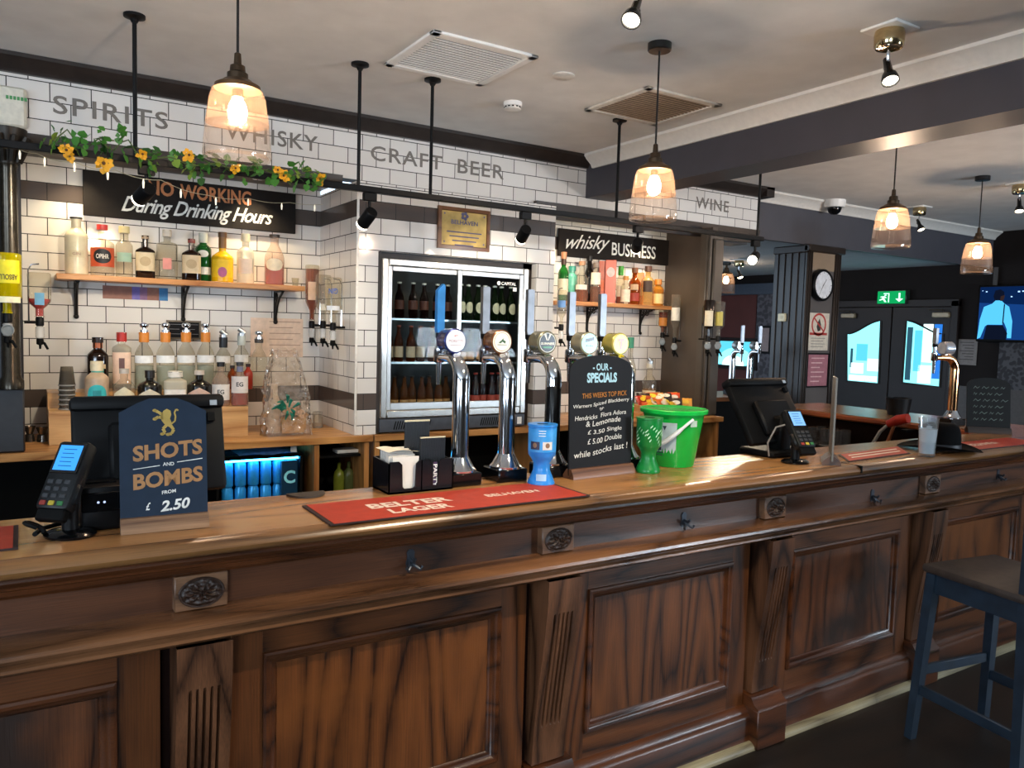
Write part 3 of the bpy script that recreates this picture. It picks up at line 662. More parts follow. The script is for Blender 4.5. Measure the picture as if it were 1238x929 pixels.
# garland of leaves and sunflowers on the track, fairy lights
rg = random.Random(11)
gx0, gx1 = AY(62, 190, YT).x, AY(388, 216, YT).x
t = thing('leaf_garland', 'artificial ivy garland with yellow flowers wound along the lighting track', 'garland', (0, YT-.03, ZT+.015))
vine = [(gx0+(gx1-gx0)*i/40, -.005*math.sin(i*1.3), .012*math.sin(i*.9)+(.06*math.sin(i*.8)**2 if i < 12 else 0)) for i in range(41)]
obj('vine', MB().tube(vine, .0035, 6), paint('#4a5a2a', .7), t)
lf = MB()
def leaf(mb, c, s, rot, mi=0):
    out = [(0, 0), (.35, .25), (.5, .05), (.62, .35), (.9, .3), (1.15, 0), (.9, -.3), (.62, -.35), (.5, -.05), (.35, -.25)]
    M_ = Matrix.Translation(c) @ rot; n = len(out)
    vs = [M_ @ Vector((a*s, b*s, -.12*s*a*a+.1*s*abs(b))) for a, b in out]
    mb.add(vs, [tuple(range(n))], mi)
for k in range(170):
    i = rg.random()**.9; p_ = vine[int(i*40)]
    if .52 < i < .58 and rg.random() < .7: continue
    lf_rot = Matrix.Rotation(rg.uniform(0, 2*PI), 4, 'Z') @ Matrix.Rotation(rg.uniform(-1.4, 1.4), 4, 'Y') @ Matrix.Rotation(rg.uniform(-1, 1), 4, 'X')
    leaf(lf, Vector(p_)+Vector((rg.uniform(-.02, .02), rg.uniform(-.03, .02), rg.uniform(-.03, .04))), rg.uniform(.03, .065), lf_rot, rg.choice([0, 0, 0, 1, 2]))
o = obj('ivy_leaves', lf, [paint('#3f7a2a', .55), paint('#2c5a22', .55), paint('#7d9a35', .55)], t); o['kind'] = 'stuff'
def flower(c, s):
    f = MB()
    for k in range(11):
        a = 2*PI*k/11+rg.uniform(-.2, .2); leaf(f, Vector(c), s*rg.uniform(.6, 1.3), Matrix.Rotation(R(-70)+rg.uniform(-.7, .7), 4, 'X') @ Matrix.Rotation(a, 4, 'Z'), 0)
    f.ball((c[0], c[1]-.004, c[2]), s*.22, 8, 1)
    obj('flower', f, [paint('#e2a51e', .6), paint('#5a3518', .7)], t)
for ix, iy, s_ in ((80, 182, .026), (84, 190, .02), (125, 198, .034), (172, 187, .024), (228, 188, .028), (284, 204, .024), (335, 206, .022), (342, 213, .026), (386, 217, .026)):
    q = AY(ix, iy, YT-.05); flower((q.x, -.03, q.z-ZT-.015), s_)
t = thing('fairy_lights', 'string of tiny white lights on a thin wire drooping along the left track and soffit', 'fairy lights', (0, 0, 0))
wp = [AY(*p_) for p_ in ((-20, 163, 4.3), (10, 173, 4.2), (45, 186, 4.0), (90, 196, YT-.05), (140, 206, YT-.05), (195, 218, YT-.06), (250, 236, 4.2), (300, 240, 4.6), (350, 245, 4.82), (400, 246, 4.85))]
pts = []
for i in range(len(wp)-1):
    for k in range(5): u = k/5; pts.append(wp[i].lerp(wp[i+1], u)-Vector((0, 0, .012*math.sin(PI*u))))
obj('wire', MB().tube(pts, .0016, 5), paint('#b9ae8e', .5), t)
for k in range(3, len(pts), 4):
    obj('bulb', MB().tube([pts[k], pts[k]-Vector((0, 0, .016)), pts[k]-Vector((0, 0, .04))], [.002, .005, .003], 6), paint('#d9d6cc', .3, emit='#fff0d0', es=.6), t)
# ================================================================== the bar
WF = ('#1e0e05', '#7c4a1d'); 
W_V = wood('#180a04', '#6c4026', 'z', .34, 36, .9, .2, .2, wear='#30231d')
W_V2 = wood('#1c0c05', '#70401f', 'z', .34, 32, .7, .2, .2, seed=3, wear='#70401c')
W_V3 = wood('#1a0b05', '#6c3f20', 'z', .34, 22, 1.1, .2, .2, seed=6)
W_H = wood('#1a0c07', '#5e3822', 'x', .36, 20, 1.0, .2, .25)
W_HD = wood('#160905', '#5c3218', 'x', .28, 16, 1.2, .2, .3, seed=2)
W_LEDGE = wood('#3a2416', '#84593a', 'x', .22, 8, 1.6, .2, .4, seed=4)
W_TOP = wood('#6a4222', '#bb8652', 'x', .27, 22, .9, .06, .3, wear='#a87c4c', seed=1)
W_NOSE = wood('#352010', '#8a5f35', 'x', .28, 16, 1.0, .15, .4, seed=5)
CARVE = paint('#2e1c12', .4, 0, .2, .4, 120)
ZB = 1.155; BXL, BXR = -1.45, 5.62
t = thing('bar_worktop', 'long worn wooden bar top running across the view, with a return at its right end', 'bar top', (0, 0, 0))
tp = MB().prism([(BXL, 2.035), (BXR, 2.035), (BXR, 4.10), (4.97, 4.10), (4.97, 2.43), (BXL, 2.43)], 1.112, ZB, 'xy')
obj('slab', tp, W_TOP, t)
nose = [(2.035, ZB), (2.028, ZB-.003), (2.024, ZB+.001), (2.006, ZB-.002), (1.993, ZB-.012), (1.989, ZB-.022), (1.993, ZB-.033), (2.004, ZB-.040), (2.035, ZB-.042)]
obj('rounded_nosing', MB().sweep(nose, BXL, BXR+.045), W_NOSE, t)
jx = AY(1041, 573, 1.99).x; j = MB(); j.box(jx-.004, jx+.004, 1.986, 2.10, 1.125, ZB+.0012)
obj('joint', j, BLACKM, t)
obj('return_edge', MB().box(4.945, 4.97, 2.431, 4.12, 1.115, 1.15, .008), wood('#5a2410', '#a5552a', 'y', .25, 14), t)

bar = thing('bar_counter', 'dark wooden panelled bar front with carved blocks and fluted pilasters', 'bar counter', (0, 0, 0))
core = MB(); core.box(BXL, 5.55, 2.15, 2.40, .0, 1.111); core.box(5.02, 5.55, 2.40, 4.05, 0, 1.111)
obj('carcass', core, paint('#170703', .7, spec=.1), bar)  # gap shade beside the pilasters is put into this near-black red
um = [(2.15, 1.112), (2.03, 1.112), (2.025, 1.10), (2.035, 1.088), (2.05, 1.083), (2.052, 1.076), (2.066, 1.070), (2.070, 1.058), (2.085, 1.052), (2.09, 1.045), (2.15, 1.045)]
obj('under_moulding', MB().sweep(um, BXL, 5.6), W_HD, bar)
obj('frieze', MB().box(BXL, 5.58, 2.115, 2.15, .94, 1.05), W_H, bar)
ld = [(2.15, .952), (2.10, .952), (2.05, .948), (2.03, .944), (2.018, .935), (2.016, .925), (2.024, .915), (2.04, .912), (2.045, .906), (2.034, .898), (2.033, .890), (2.044, .880), (2.065, .876), (2.15, .876)]
obj('ledge', MB().sweep(ld, BXL, 5.6), W_LEDGE, bar)
PIL = [-.845, .318, 1.450, 2.545, 3.70, 4.84]
PW = .135
def fluted(x0, mb, gx=5):
    zt_, zb_ = .876, .215
    def yprof(z):
        u = (z-zb_)/(zt_-zb_)
        return 2.105 - .012*u - .058*(u*u*(3-2*u))
    nu, nv = 96, 40
    def fn(u, v):
        z = zb_+(zt_-zb_)*v; x = x0+PW*u; y = yprof(z)
        if .36 < z < .745:
            for k in range(gx):
                c = .24+.13*k
                d = abs(u-c)/.026
                if d < 1: y += .017*math.sqrt(1-d*d)
        return (x, y, z)
    mb.grid(fn, nu, nv)
    n = 14
    for x in (x0, x0+PW):
        ring = [(x, yprof(zb_+(zt_-zb_)*i/n), zb_+(zt_-zb_)*i/n) for i in range(n+1)]
        mb.add(ring+[(x, 2.15, zt_), (x, 2.15, zb_)], [tuple(range(n+3))])
    return mb
def rect_loft(mb, x0, x1, z0, z1, prof, close=True, mi=0):
    vs = []; 
    for d, y in prof: vs += [(x0+d, y, z0+d), (x1-d, y, z0+d), (x1-d, y, z1-d), (x0+d, y, z1-d)]
    fs = []
    for j_ in range(len(prof)-1):
        for i in range(4): fs.append((j_*4+i, j_*4+(i+1) % 4, j_*4+4+(i+1) % 4, j_*4+4+i))
    if close: k = (len(prof)-1)*4; fs.append((k, k+1, k+2, k+3))
    return mb.add(vs, fs, mi)
ovals = random.Random(5)
for i, x0 in enumerate(PIL):
    obj('pilaster', fluted(x0, MB()), wood('#1e0f08', '#6e4830', 'z', .34, 18, 1.2, .15, .2, seed=i+1), bar)
    pd = MB(); pd.box(x0-.022, x0+PW+.022, 2.045, 2.15, 0, .165, .004); pd.sweep([(2.045, .165), (2.05, .175), (2.07, .185), (2.085, .21), (2.15, .215), (2.15, .165)], x0-.022, x0+PW+.022)
    obj('pedestal', pd, W_HD, bar)
    blk = obj('carved_block', MB().box(x0+.002, x0+PW-.002, 2.085, 2.12, .953, 1.044, .003), wood('#3a2418', '#7d5a40', 'x', .4, 14, 1.2, seed=i), bar)
    ov = MB(); cx_, cz_ = x0+PW/2, .998; ov.M = Matrix.Translation((cx_, 2.086, cz_))
    def dome(u, v):
        a = 2*PI*u; r_ = v
        h = .010*(1-v**4)+.0035*math.sin(10*a)*math.sin(PI*v)+.003*math.sin(16*v+2*math.sin(3*a))*(1-v*.5)
        return (.052*r_*math.cos(a), -max(h, 0)*(1 if v < .999 else 0), .036*r_*math.sin(a))
    ov.grid(dome, 56, 14)
    ov.tube([(.053*math.cos(2*PI*k/32), -.002, .037*math.sin(2*PI*k/32)) for k in range(33)], .0035, 6)
    obj('oval_carving', ov, CARVE, blk)
MV = [W_V, W_V2, W_V3]
for i in range(len(PIL)):
    xa = PIL[i]+PW; xb = PIL[i+1] if i+1 < len(PIL) else 5.55
    if xb-xa < .4: continue
    x0, x1 = xa-.001, xb-.026
    obj('panel_surround', rect_loft(MB(), x0, x1, .155, .876, [(0, 2.15), (0, 2.128), (.001, 2.127), (.104, 2.127), (.104, 2.15)], False), wood('#1c0d06', '#683c1e', 'z', .34, 24, 1.0, .2, .2, seed=i+8), bar)
    for ra_, rb_ in ((.785, .875), (.156, .262)): obj('rail', MB().box(x0+.10, x1-.10, 2.1265, 2.15, ra_, rb_), wood('#1c0d06', '#683c1e', 'x', .34, 24, 1.0, .2, .2, seed=i+8), bar)
    fm = rect_loft(MB(), x0+.10, x1-.10, .258, .788, [(0, 2.127), (.002, 2.118), (.008, 2.114), (.016, 2.115), (.022, 2.121), (.027, 2.128), (.033, 2.130), (.040, 2.139), (.046, 2.140)], False)
    pn = obj('panel', MB().box(x0+.143, x1-.143, 2.138, 2.15, .30, .746), MV[i % 3], bar)
    obj('panel_moulding', fm, W_HD, pn)
obj('plinth', MB().sweep([(2.15, 0), (2.085, 0), (2.085, .125), (2.09, .135), (2.10, .14), (2.102, .15), (2.12, .165), (2.15, .168)], BXL, 5.58), W_HD, bar)
obj('quadrant_strip', MB().sweep([(2.086, 0), (2.055, 0), (2.056, .012), (2.064, .022), (2.074, .028), (2.086, .03)], BXL, 5.58), wood('#5f5540', '#a59a78', 'x', .5, 12), bar)
def hook(px, py, lab=None):
    q = AY(px, py, 2.115)
    h = MB(); h.prism([(-.012, -.012), (.012, -.012), (.016, .0), (.011, .02), (.013, .034), (.006, .043), (-.006, .043), (-.013, .034), (-.011, .02), (-.016, .0)], -.004, 0)
    for s_ in (-1, 1): h.tube([(0, -.004, .008), (s_*.008, -.02, -.004), (s_*.02, -.03, -.014), (s_*.026, -.032, -.004)], [.006, .005, .0045, .0055], 8)
    h.tube([(0, -.004, .012), (0, -.028, .01), (0, -.034, .02)], [.006, .005, .005], 8)
    obj('coat_hook', h, paint('#4a4f57', .35, .7, .15), bar, loc=(q.x, 2.115, q.z))
hook(496, 681); hook(826, 633); hook(1054, 603); hook(1206, 577)
# wear on ledge etc. comes from the wood; dark floor shadow gap is real
# ------------------------------------------------------------------ bar stool at the right
STB = paint('#1e2d3c', .45, 0, .12, scale=14)
st = thing('bar_stool', 'blue-grey wooden bar stool with dark flat seat at the lower right of the bar', 'stool', (3.392, 1.535, 0), R(-9))
sw = .215
obj('seat', MB().box(-sw-.01, sw+.01, -sw-.01, sw+.02, .725, .762, .014, seg=2), paint('#3a302b', .6, 0, .12), st)
ap = MB()
for s_ in (-1, 1): ap.box(-sw+.03, sw-.03, s_*(sw-.02)-.011, s_*(sw-.02)+.011, .645, .725); ap.box(s_*(sw-.02)-.011, s_*(sw-.02)+.011, -sw+.03, sw-.03, .645, .725)
obj('apron', ap, STB, st)
for sx_, sy_, ht in ((-1, 1, .725), (1, 1, .725), (-1, -1, 1.09), (1, -1, 1.09)):
    lx, ly = sx_*(sw-.02), sy_*(sw-.02); sp = .035
    vs = []
    for z, k, hw in ((0, 1.0, .017), (.725, 0.0, .021)) + (((1.09, -.2, .018),) if ht > 1 else ()):
        x, y = lx+sx_*sp*k, ly+sy_*sp*k
        vs += [(x-hw, y-hw, z), (x+hw, y-hw, z), (x+hw, y+hw, z), (x-hw, y+hw, z)]
    nl = len(vs)//4; fs = [(3, 2, 1, 0), tuple(range(nl*4-4, nl*4))]
    for j_ in range(nl-1): fs += [(j_*4+i, j_*4+(i+1) % 4, j_*4+4+(i+1) % 4, j_*4+4+i) for i in range(4)]
    obj('leg', MB().add(vs, fs), STB, st)
for a_, z in (('x', .30), ('x2', .30), ('y', .22), ('y2', .22)):
    k = sw-.02+.035*(1-z/.745); r_ = MB()
    if a_[0] == 'x': r_.box(-k, k, (k if a_ == 'x' else -k)-.009, (k if a_ == 'x' else -k)+.009, z-.022, z+.022, .004)
    else: r_.box((k if a_ == 'y' else -k)-.009, (k if a_ == 'y' else -k)+.009, -k, k, z-.022, z+.022, .004)
    obj('stretcher', r_, STB, st)
obj('back_rail', MB().box(-sw+.02, sw-.02, -sw+.018, -sw+.04, 1.0, 1.085, .006), STB, st)
# ================================================================== back bar
W_BB = wood('#8a5526', '#d09a5c', 'x', .35, 18, 1.2, .1, .2, seed=7)
W_BB2 = wood('#7d4c22', '#c08a50', 'z', .4, 18, 1.2, .1, .2, seed=7)
ZK, TK = 1.006, .042
YKF = 4.575
def worktop(name, x0, x1, lab):
    single(name, MB().box(x0, x1, YKF, YF-.0045, ZK-TK, ZK, .003).box(x0, min(x1, XR-.001) if x0 < 1 else x1, YF-.0045, YL-.001, ZK-TK, ZK) if False else MB().box(x0, x1, YKF, YL-.002, ZK-TK, ZK, .003), W_BB, lab, 'worktop')
worktop('back_worktop', -1.3, XR+.115, 'light wooden worktop under the spirits shelf at the left')
wk = AZ(880, 505, ZK).x
worktop('back_worktop', XR+.125, wk, 'light wooden worktop below the bottle fridge and whisky shelf, ending at the right')
def cabinet(x0, x1, lab, ups):
    t = thing('back_bar_cabinet', lab, 'cabinet', (0, 0, 0))
    obj('back', MB().box(x0, x1, 5.05, 5.08, 0, ZK-TK-.002), BLACKM, t)
    for u in ups: obj('upright', MB().box(u-.016, u+.016, YKF+.02, 5.05, 0, ZK-TK-.002), W_BB2, t)
    obj('shelf', MB().box(x0, x1, YKF+.06, 5.05, .50, .515), paint('#1c1613', .5), t)
    obj('base', MB().box(x0, x1, YKF+.06, 5.05, .0, .06), BLACKM, t)
cabinet(-1.28, XR+.10, 'dark open cabinet below the left back worktop', (-1.26, AY(384, 570, YKF).x, XR+.08))
cabinet(XR+.13, wk-.02, 'dark open cabinet below the right back worktop', (XR+.15, AY(650, 570, YKF).x, 4.2, wk-.05))
# blue cans in a lit under-counter cooler
a, b_ = AY(266, 605, 4.66), AY(360, 560, 4.66)
t = thing('undercounter_cooler', 'black under-counter cooler with blue light under the left worktop', 'cooler', (0, 0, 0))
x0, x1 = a.x-.02, b_.x+.03
obj('casing', MB().box(x0, x1, 5.0, 5.04, .56, .89).box(x0, x0+.015, 4.66, 5.0, .56, .89).box(x1-.015, x1, 4.66, 5.0, .56, .89).box(x0, x1, 4.66, 5.0, .54, .562), BLACKM, t)
obj('top_rail', MB().box(x0, x1, 4.645, 4.66, .888, .915, .004), BLACKG, t)
obj('led_strip', MB().box(x0+.02, x1-.02, 4.68, 4.70, .87, .885), glow('#38b8ff', 14), t)
for k in range(7): pass
can = thing('drinks_can', '', 'can', (0, 0, 0), group='blue cans in the lit cooler')
obj('body', MB().lathe([(.024, 0), (.031, .006), (.033, .012), (.033, .135), (.026, .15), (.026, .153)], n=20), paint('#35a5e8', .25, .3), can)
obj('lid', MB().lathe([(.026, .153), (.024, .150), (0, .150)], n=20), STEEL, can)
rows = [(0, 'bottom layer'), (1, 'upper layer')]
n_can = 6; first = True
for lvl, ln in rows:
    for k in range(n_can):
        x = x0+.075+k*(x1-x0-.13)/(n_can-1); loc = (x, 4.73, .563+lvl*.154)
        lb = 'blue drinks can in the lit cooler, %s from the left in the %s' % (ORD[k], ln)
        if first: can.location = loc; can['label'] = lb; first = False
        else: dup(can, loc, lb)
q = AY(345, 585, 4.68); bb = thing('dark_drink_bottle', 'dark label carton standing before the blue cans with pale lettering', 'carton', (q.x+.02, 4.675, .5635)); 
obj('carton', MB().box(-.05, .05, -.012, .012, 0, .30, .004), paint('#0f3550', .35), bb)
obj('lettering', letters(letters(MB(), 'VK', 0, .07, .05, .03, -.0125, .02), 'C', 0, .2, .07, .08, -.0125, .03), paint('#8fe3f2', .4), bb)
q = AY(315, 553, 4.75)
cl_ = MB(); rg = random.Random(4)
cl_.grid(lambda u, v: (q.x-.15+.34*u, 4.63+.25*v, .917+.03*math.sin(PI*u)*math.sin(PI*v)+.006*math.sin(9*u+4*v)*math.sin(PI*u)), 22, 12)
single('blue_packet', cl_, paint('#4a78b8', .35, 0, .2), 'crumpled blue plastic packet lying on the cooler under the left worktop', 'packet')
q = AY(420, 557, 4.7); single('paper_pad', MB().box(-.07, .07, -.05, .05, 0, .022, .003), PAPER, 'small stack of cream paper in the dark cabinet left of the napkin holder', 'paper', (q.x, 4.74, .8816)); single('inner_shelf', MB().box(AY(384, 570, YKF).x+.02, XR+.06, YKF+.07, 5.04, .866, .881), BLACKM, 'thin black shelf in the dark cabinet left of the napkin holder', 'shelf')
for k, (px, c) in enumerate(((416, '#6d7a2a'), (428, '#4c5530'), (442, '#7d8a35'))):
    q = AY(px, 590, 4.7); m_ = MB().lathe([(.035, 0), (.036, .2), (.03, .23), (.012, .25), (.012, .29)], n=16)
    single('low_bottle', m_, paint(c, .2), '%s green bottle low in the cabinet behind the napkin holder' % ['leftmost', 'middle', 'rightmost'][k], 'bottle', (q.x, 4.8, .5155), group='green bottles low in the cabinet')
q = AY(352, 566, 4.66); single('price_card', MB().box(-.018, .018, 0, .003, 0, .045), PAPER, 'small white card on the front edge of the lit cooler', 'card', (q.x+.01, 4.6445, .916))
# wooden riser steps that lift the rear bottles
YS1 = 5.02
ris = MB(); ra, rb = AY(58, 505, YS1).x, AY(300, 505, YS1).x
zr = AY(150, 478, YS1).z
ZR1 = ZK+.115
ris.box(ra, rb, YS1-.06, YS1+.26, ZK+.001, ZR1, .003)
single('bottle_riser', ris, wood('#a06c3a', '#dcb077', 'x', .4, 14, 1.2, seed=9), 'low light wooden riser carrying the rear bottles behind the till', 'riser')
ZR2 = ZR1
# ------------------------------------------------------------------ shelves with brackets
def shelf(x0, x1, y0, y1, ztop, thick, lab, brs, ornate=False):
    t = thing('wall_shelf', lab, 'shelf', (0, 0, 0))
    obj('board', MB().box(x0, x1, y0, y1, ztop-thick, ztop, .003), wood('#a0602c', '#d89a5e', 'x', .4, 16, 1.2, .1, .15, seed=12), t)
    for x in brs:
        b_ = MB(); zb_ = ztop-thick-.001; yw = y1-.002; d = (y1-y0)*.75
        b_.box(x-.011, x+.011, yw-.008, yw, zb_-.20, zb_); b_.box(x-.011, x+.011, yw-d, yw, zb_-.008, zb_)
        if ornate:
            for k in range(5):
                u = k/4; b_.tube([(x, yw-.012-d*.8*(1-u), zb_-.01), (x, yw-.006-(d*.35)*(1-u)*.5, zb_-.04-.12*u), (x, yw-.006, zb_-.05-.12*u)], .0065, 6)
            for k in range(3): b_.tube([(x, yw-.02-.035*k+.018*math.cos(2*PI*i/12), zb_-.035+.018*math.sin(2*PI*i/12)) for i in range(13)], .005, 5)
            b_.ball((x, yw-.012, zb_-.21), .014, 8)
        else:
            b_.tube([(x, yw-d, zb_-.01), (x, yw-d*.55, zb_-.05), (x, yw-d*.25, zb_-.11), (x, yw-.006, zb_-.19)], .008, 6)
            b_.tube([(x, yw-.02-.025*math.cos(2*PI*i/14), zb_-.04+.028*math.sin(2*PI*i/14)) for i in range(15)], .006, 5)
            b_.ball((x, yw-.012, zb_-.205), .015, 8)
        obj('bracket', b_, IRON, t)
SY0 = 5.06
ZS1 = (AY(75, 331, SY0).z+AY(369, 346, SY0).z)/2
shelf(AY(68, 335, SY0).x, AY(369, 350, SY0).x, SY0, YL-.001, ZS1, .032, 'pine wall shelf with three iron brackets under the left chalk sign', [AY(p_, y_, 5.27).x for p_, y_ in ((92, 350), (222, 355), (334, 365))])
ZS2 = AY(690, 364, SY0).z
shelf(AY(678, 368, SY0).x, AY(812, 378, SY0).x, SY0, YL-.001, ZS2, .032, 'pine wall shelf with two ornate brackets under the whisky sign', [AY(p_, y_, 5.27).x for p_, y_ in ((712, 385), (776, 390))], True)
# ------------------------------------------------------------------ chalk signs
SIGNB = paint('#211d1b', .75, 0, .08, scale=20, spec=.2)
def board(name, a, b_, y, lab, th=.018):
    t = thing(name, lab, 'sign', ((a.x+b_.x)/2, y, (a.z+b_.z)/2)); hw, hh = (b_.x-a.x)/2, (a.z-b_.z)/2
    obj('board', MB().box(-hw, hw, 0, th, -hh, hh, .002), SIGNB, t); return t, hw, hh
t, hw, hh = board('chalk_sign', AY(100, 205, 5.27), AY(357, 283, 5.27), 5.265, 'dark sign reading NO WORKING During Drinking Hours above the left shelf')
obj('copper_lettering', letters(letters(MB(), 'NO', hw*-.33, hh*.54, .15, .09, -.001, .03), 'WORKING', hw*.19, hh*.52, .43, .09, -.001, .025), paint('#c07a4a', .5), t)
obj('white_script', letters(MB(), 'During Drinking Hours', hw*.04, -hh*.42, .90, .12, -.001, .015, .45, .92), CHALK, t)
t, hw, hh = board('whisky_sign', AY(681, 275, 5.2), AY(813, 321, 5.2), 5.255, 'dark sign reading whisky BUSINESS above the right shelf')
sc_ = MB(); letters(sc_, 'whisky', -hw*.5, .005, .46, .15, -.001, .004, .5, .95, slope=.06)
obj('white_script', sc_, CHALK, t)
obj('white_capitals', letters(MB(), 'BUSINESS', hw*.33, -.012, .5, .11, -.001, .012, 0, 1.0), CHALK, t)
# framed plaque over the fridge
a, b_ = AY(531, 248, YF-.03), AY(592, 305, YF-.03); t = thing('framed_plaque', 'brass-toned framed certificate on the tiles above the bottle fridge', 'plaque', ((a.x+b_.x)/2, YF-.0045, (a.z+b_.z)/2)); hw, hh = (b_.x-a.x)/2, (a.z-b_.z)/2
obj('frame', rect_loft(MB(), -hw, hw, -hh, hh, [(0, 0), (0, -.022), (.022, -.026), (.026, -.014)], True), wood('#4a2a14', '#7d4f2a', 'x', .4, 14), t)
obj('plate', MB().box(-hw+.026, hw-.026, -.018, -.013, -hh+.026, hh-.026), paint('#a98a4e', .3, .6, .2, scale=9), t)
g = MB(); letters(g, 'BELHAVEN', 0, hh*.3, .2, .028, -.019, .02)
for k in range(4): g.box(-.13+.02*k, .13-.02*k, -.0192, -.0181, -hh*.2-.028*k, -hh*.2-.028*k+.008)
for k in range(5): a = 2*PI*k/5; disc(g, .018*math.cos(a), hh*.62+.018*math.sin(a), .012, -.0191, 10)
for sx_ in (-1, 1):
    for sz_ in (-1, 1): disc(g, sx_*(hw-.045), sz_*(hh-.045), .006, -.0191, 8)
obj('engraving', g, paint('#4a4468', .5), t)
# coloured strip, small chalk frame, paper poster on the tiles
a, b_ = AY(124, 345, YL-.003), AY(203, 364, YL-.003); t = thing('coloured_strip', 'purple and blue printed strip on the tiles under the left shelf', 'strip', ((a.x+b_.x)/2, YL-.0005, (a.z+b_.z)/2)); hw, hh = (b_.x-a.x)/2, (a.z-b_.z)/2
obj('sheet', MB().box(-hw, hw, -.003, -.0003, -hh, hh), paint('#8f5f50', .4), t)
for u0_, u1_, c_ in ((-.12, .12, '#6a60b0'), (.12, .35, '#7d5a80'), (.72, 1, '#3278b0')): obj('printed_block', MB().box(hw*u0_, hw*u1_, -.0036, -.003, -hh, hh), paint(c_, .4), t)
a, b_ = AY(201, 387, YL-.01), AY(243, 411, YL-.01); t = thing('small_chalk_frame', 'small framed black notice with white lines on the tiles behind the orange-necked bottles', 'notice', ((a.x+b_.x)/2, YL-.0005, (a.z+b_.z)/2)); hw, hh = (b_.x-a.x)/2, (a.z-b_.z)/2
obj('frame', rect_loft(MB(), -hw, hw, -hh, hh, [(0, 0), (0, -.015), (.01, -.017), (.012, -.01)], True), paint('#6a5f50', .4), t)
g = MB(); g.box(-hw+.012, hw-.012, -.0105, -.0098, -hh+.012, hh-.012, mi=0)
for sx_ in (-1, 1):
    for k in range(4): g.box(sx_*hw*.45-.045, sx_*hw*.45+.04-.02*(k % 2), -.0112, -.0106, hh*.55-.03*k, hh*.55-.03*k+.0025, mi=1)
obj('chalkboard', g, [paint('#131318', .7, spec=.2), paint('#8a8c94', .9)], t)
a, b_ = AY(303, 384, YL-.003), AY(366, 432, YL-.003); t = thing('paper_poster', 'pale paper sheet taped to the tiles behind the cellophane gift bag', 'poster', ((a.x+b_.x)/2, YL-.0005, (a.z+b_.z)/2)); hw, hh = (b_.x-a.x)/2, (a.z-b_.z)/2
obj('sheet', MB().box(-hw, hw, -.003, -.0003, -hh, hh), paint('#e6cdb8', .7, 0, .05), t)
g = MB()
for k in range(6): g.box(-hw*.3, hw*(.9-.3*(k % 2)), -.0037, -.003, hh*(.8-.3*k), hh*(.8-.3*k)+.006)
obj('print', g, paint('#b99a88', .7), t)
# ================================================================== the bottle fridge
t = thing('bottle_fridge', 'double sliding glass-door bottle fridge with aluminium frame set in the tiled wall', 'fridge', (0, 0, 0))
fx0, fx1, fz0, fz1 = 1.915, 3.012, 1.105, 2.118
yb = 5.05
cs = MB(); cs.box(fx0, fx0+.02, YF+.03, yb, 1.008, fz1); cs.box(fx1-.02, fx1, YF+.03, yb, 1.008, fz1); cs.box(fx0, fx1, YF+.03, yb, fz1-.03, fz1); cs.box(fx0, fx1, yb-.02, yb, 1.008, fz1); cs.box(fx0+.02, fx1-.02, YF+.03, yb, 1.10, 1.13)
obj('cabinet', cs, paint('#1d1e20', .5), t)
fr = MB()
def bx(x0, x1, z0, z1, y0=YF-.02, y1=YF+.03): fr.box(x0, x1, y0, y1, z0, z1, .006)
bx(fx0, fx0+.045, fz0, fz1); bx(fx1-.045, fx1, fz0, fz1); bx(fx0+.045, fx1-.045, fz1-.045, fz1); bx(fx0+.045, fx1-.045, fz0, fz0+.05)
obj('outer_frame', fr, paint('#c9c6c0', .25, .9, .03), t)
dmid = AY(552, 420, YF).x
for k, (x0, x1, y) in enumerate(((fx0+.045, dmid+.03, YF+.006), (dmid-.012, fx1-.045, YF-.012))):
    d = MB(); z0, z1 = fz0+.05, fz1-.045; w_ = .032
    d.box(x0, x0+w_, y-.009, y+.009, z0, z1, .003); d.box(x1-w_, x1, y-.009, y+.009, z0, z1, .003); d.box(x0+w_, x1-w_, y-.009, y+.009, z1-w_, z1, .003); d.box(x0+w_, x1-w_, y-.009, y+.009, z0, z0+w_+.015, .003)
    do = obj('door', d, paint('#b4b3b0', .3, .9, .03), t)
    obj('pane', MB().box(x0+w_, x1-w_, y-.002, y+.002, z0+w_+.015, z1-w_), glass('#e9eeee', .0, .0, .30), do)
    if k == 1:
        g = MB(); letters(g, 'CAPITAL', x1-w_-.085, z1-w_-.035, .12, .022, y-.0026, .02); disc(g, x1-w_-.165, z1-w_-.035, .014, y-.0026, 12); g.box(x1-w_-.05, x1-w_-.02, y-.003, y-.0025, z1-w_-.085, z1-w_-.058)
        obj('door_sticker', g, WHITE, do)
gr = obj('vent_panel', MB().box(fx0, fx1, YF-.015, YF+.03, 1.016, 1.10, .003), paint('#4a4e56', .4, .2), t)
g = MB()
for x0 in (2.02, 2.66):
    for k in range(16): M_ = Matrix.Translation((x0+k*.0165, YF-.0155, 1.058)) @ Matrix.Rotation(R(15), 4, 'Y'); g.M = M_; g.box(-.0035, .0035, -.001, .001, -.028, .028)
obj('vent_slots', g, BLACKM, gr)
obj('thermostat_label', MB().box(2.95, 2.985, YF-.018, YF-.015, 1.03, 1.08), WHITE, gr)
SHZ = [1.145, 1.463, 1.745]
for z in SHZ[1:]:
    s_ = MB()
    for k in range(6): s_.box(fx0+.03, fx1-.03, YF+.06+.055*k, YF+.066+.055*k, z-.006, z)
    s_.box(fx0+.03, fx1-.03, YF+.045, YF+.05, z-.012, z)
    obj('wire_shelf', s_, STEEL, t)
obj('light_strip', MB().box(fx0+.06, fx1-.06, YF+.05, YF+.075, fz1-.047, fz1-.032), glow('#ffe9c8', 4), t)
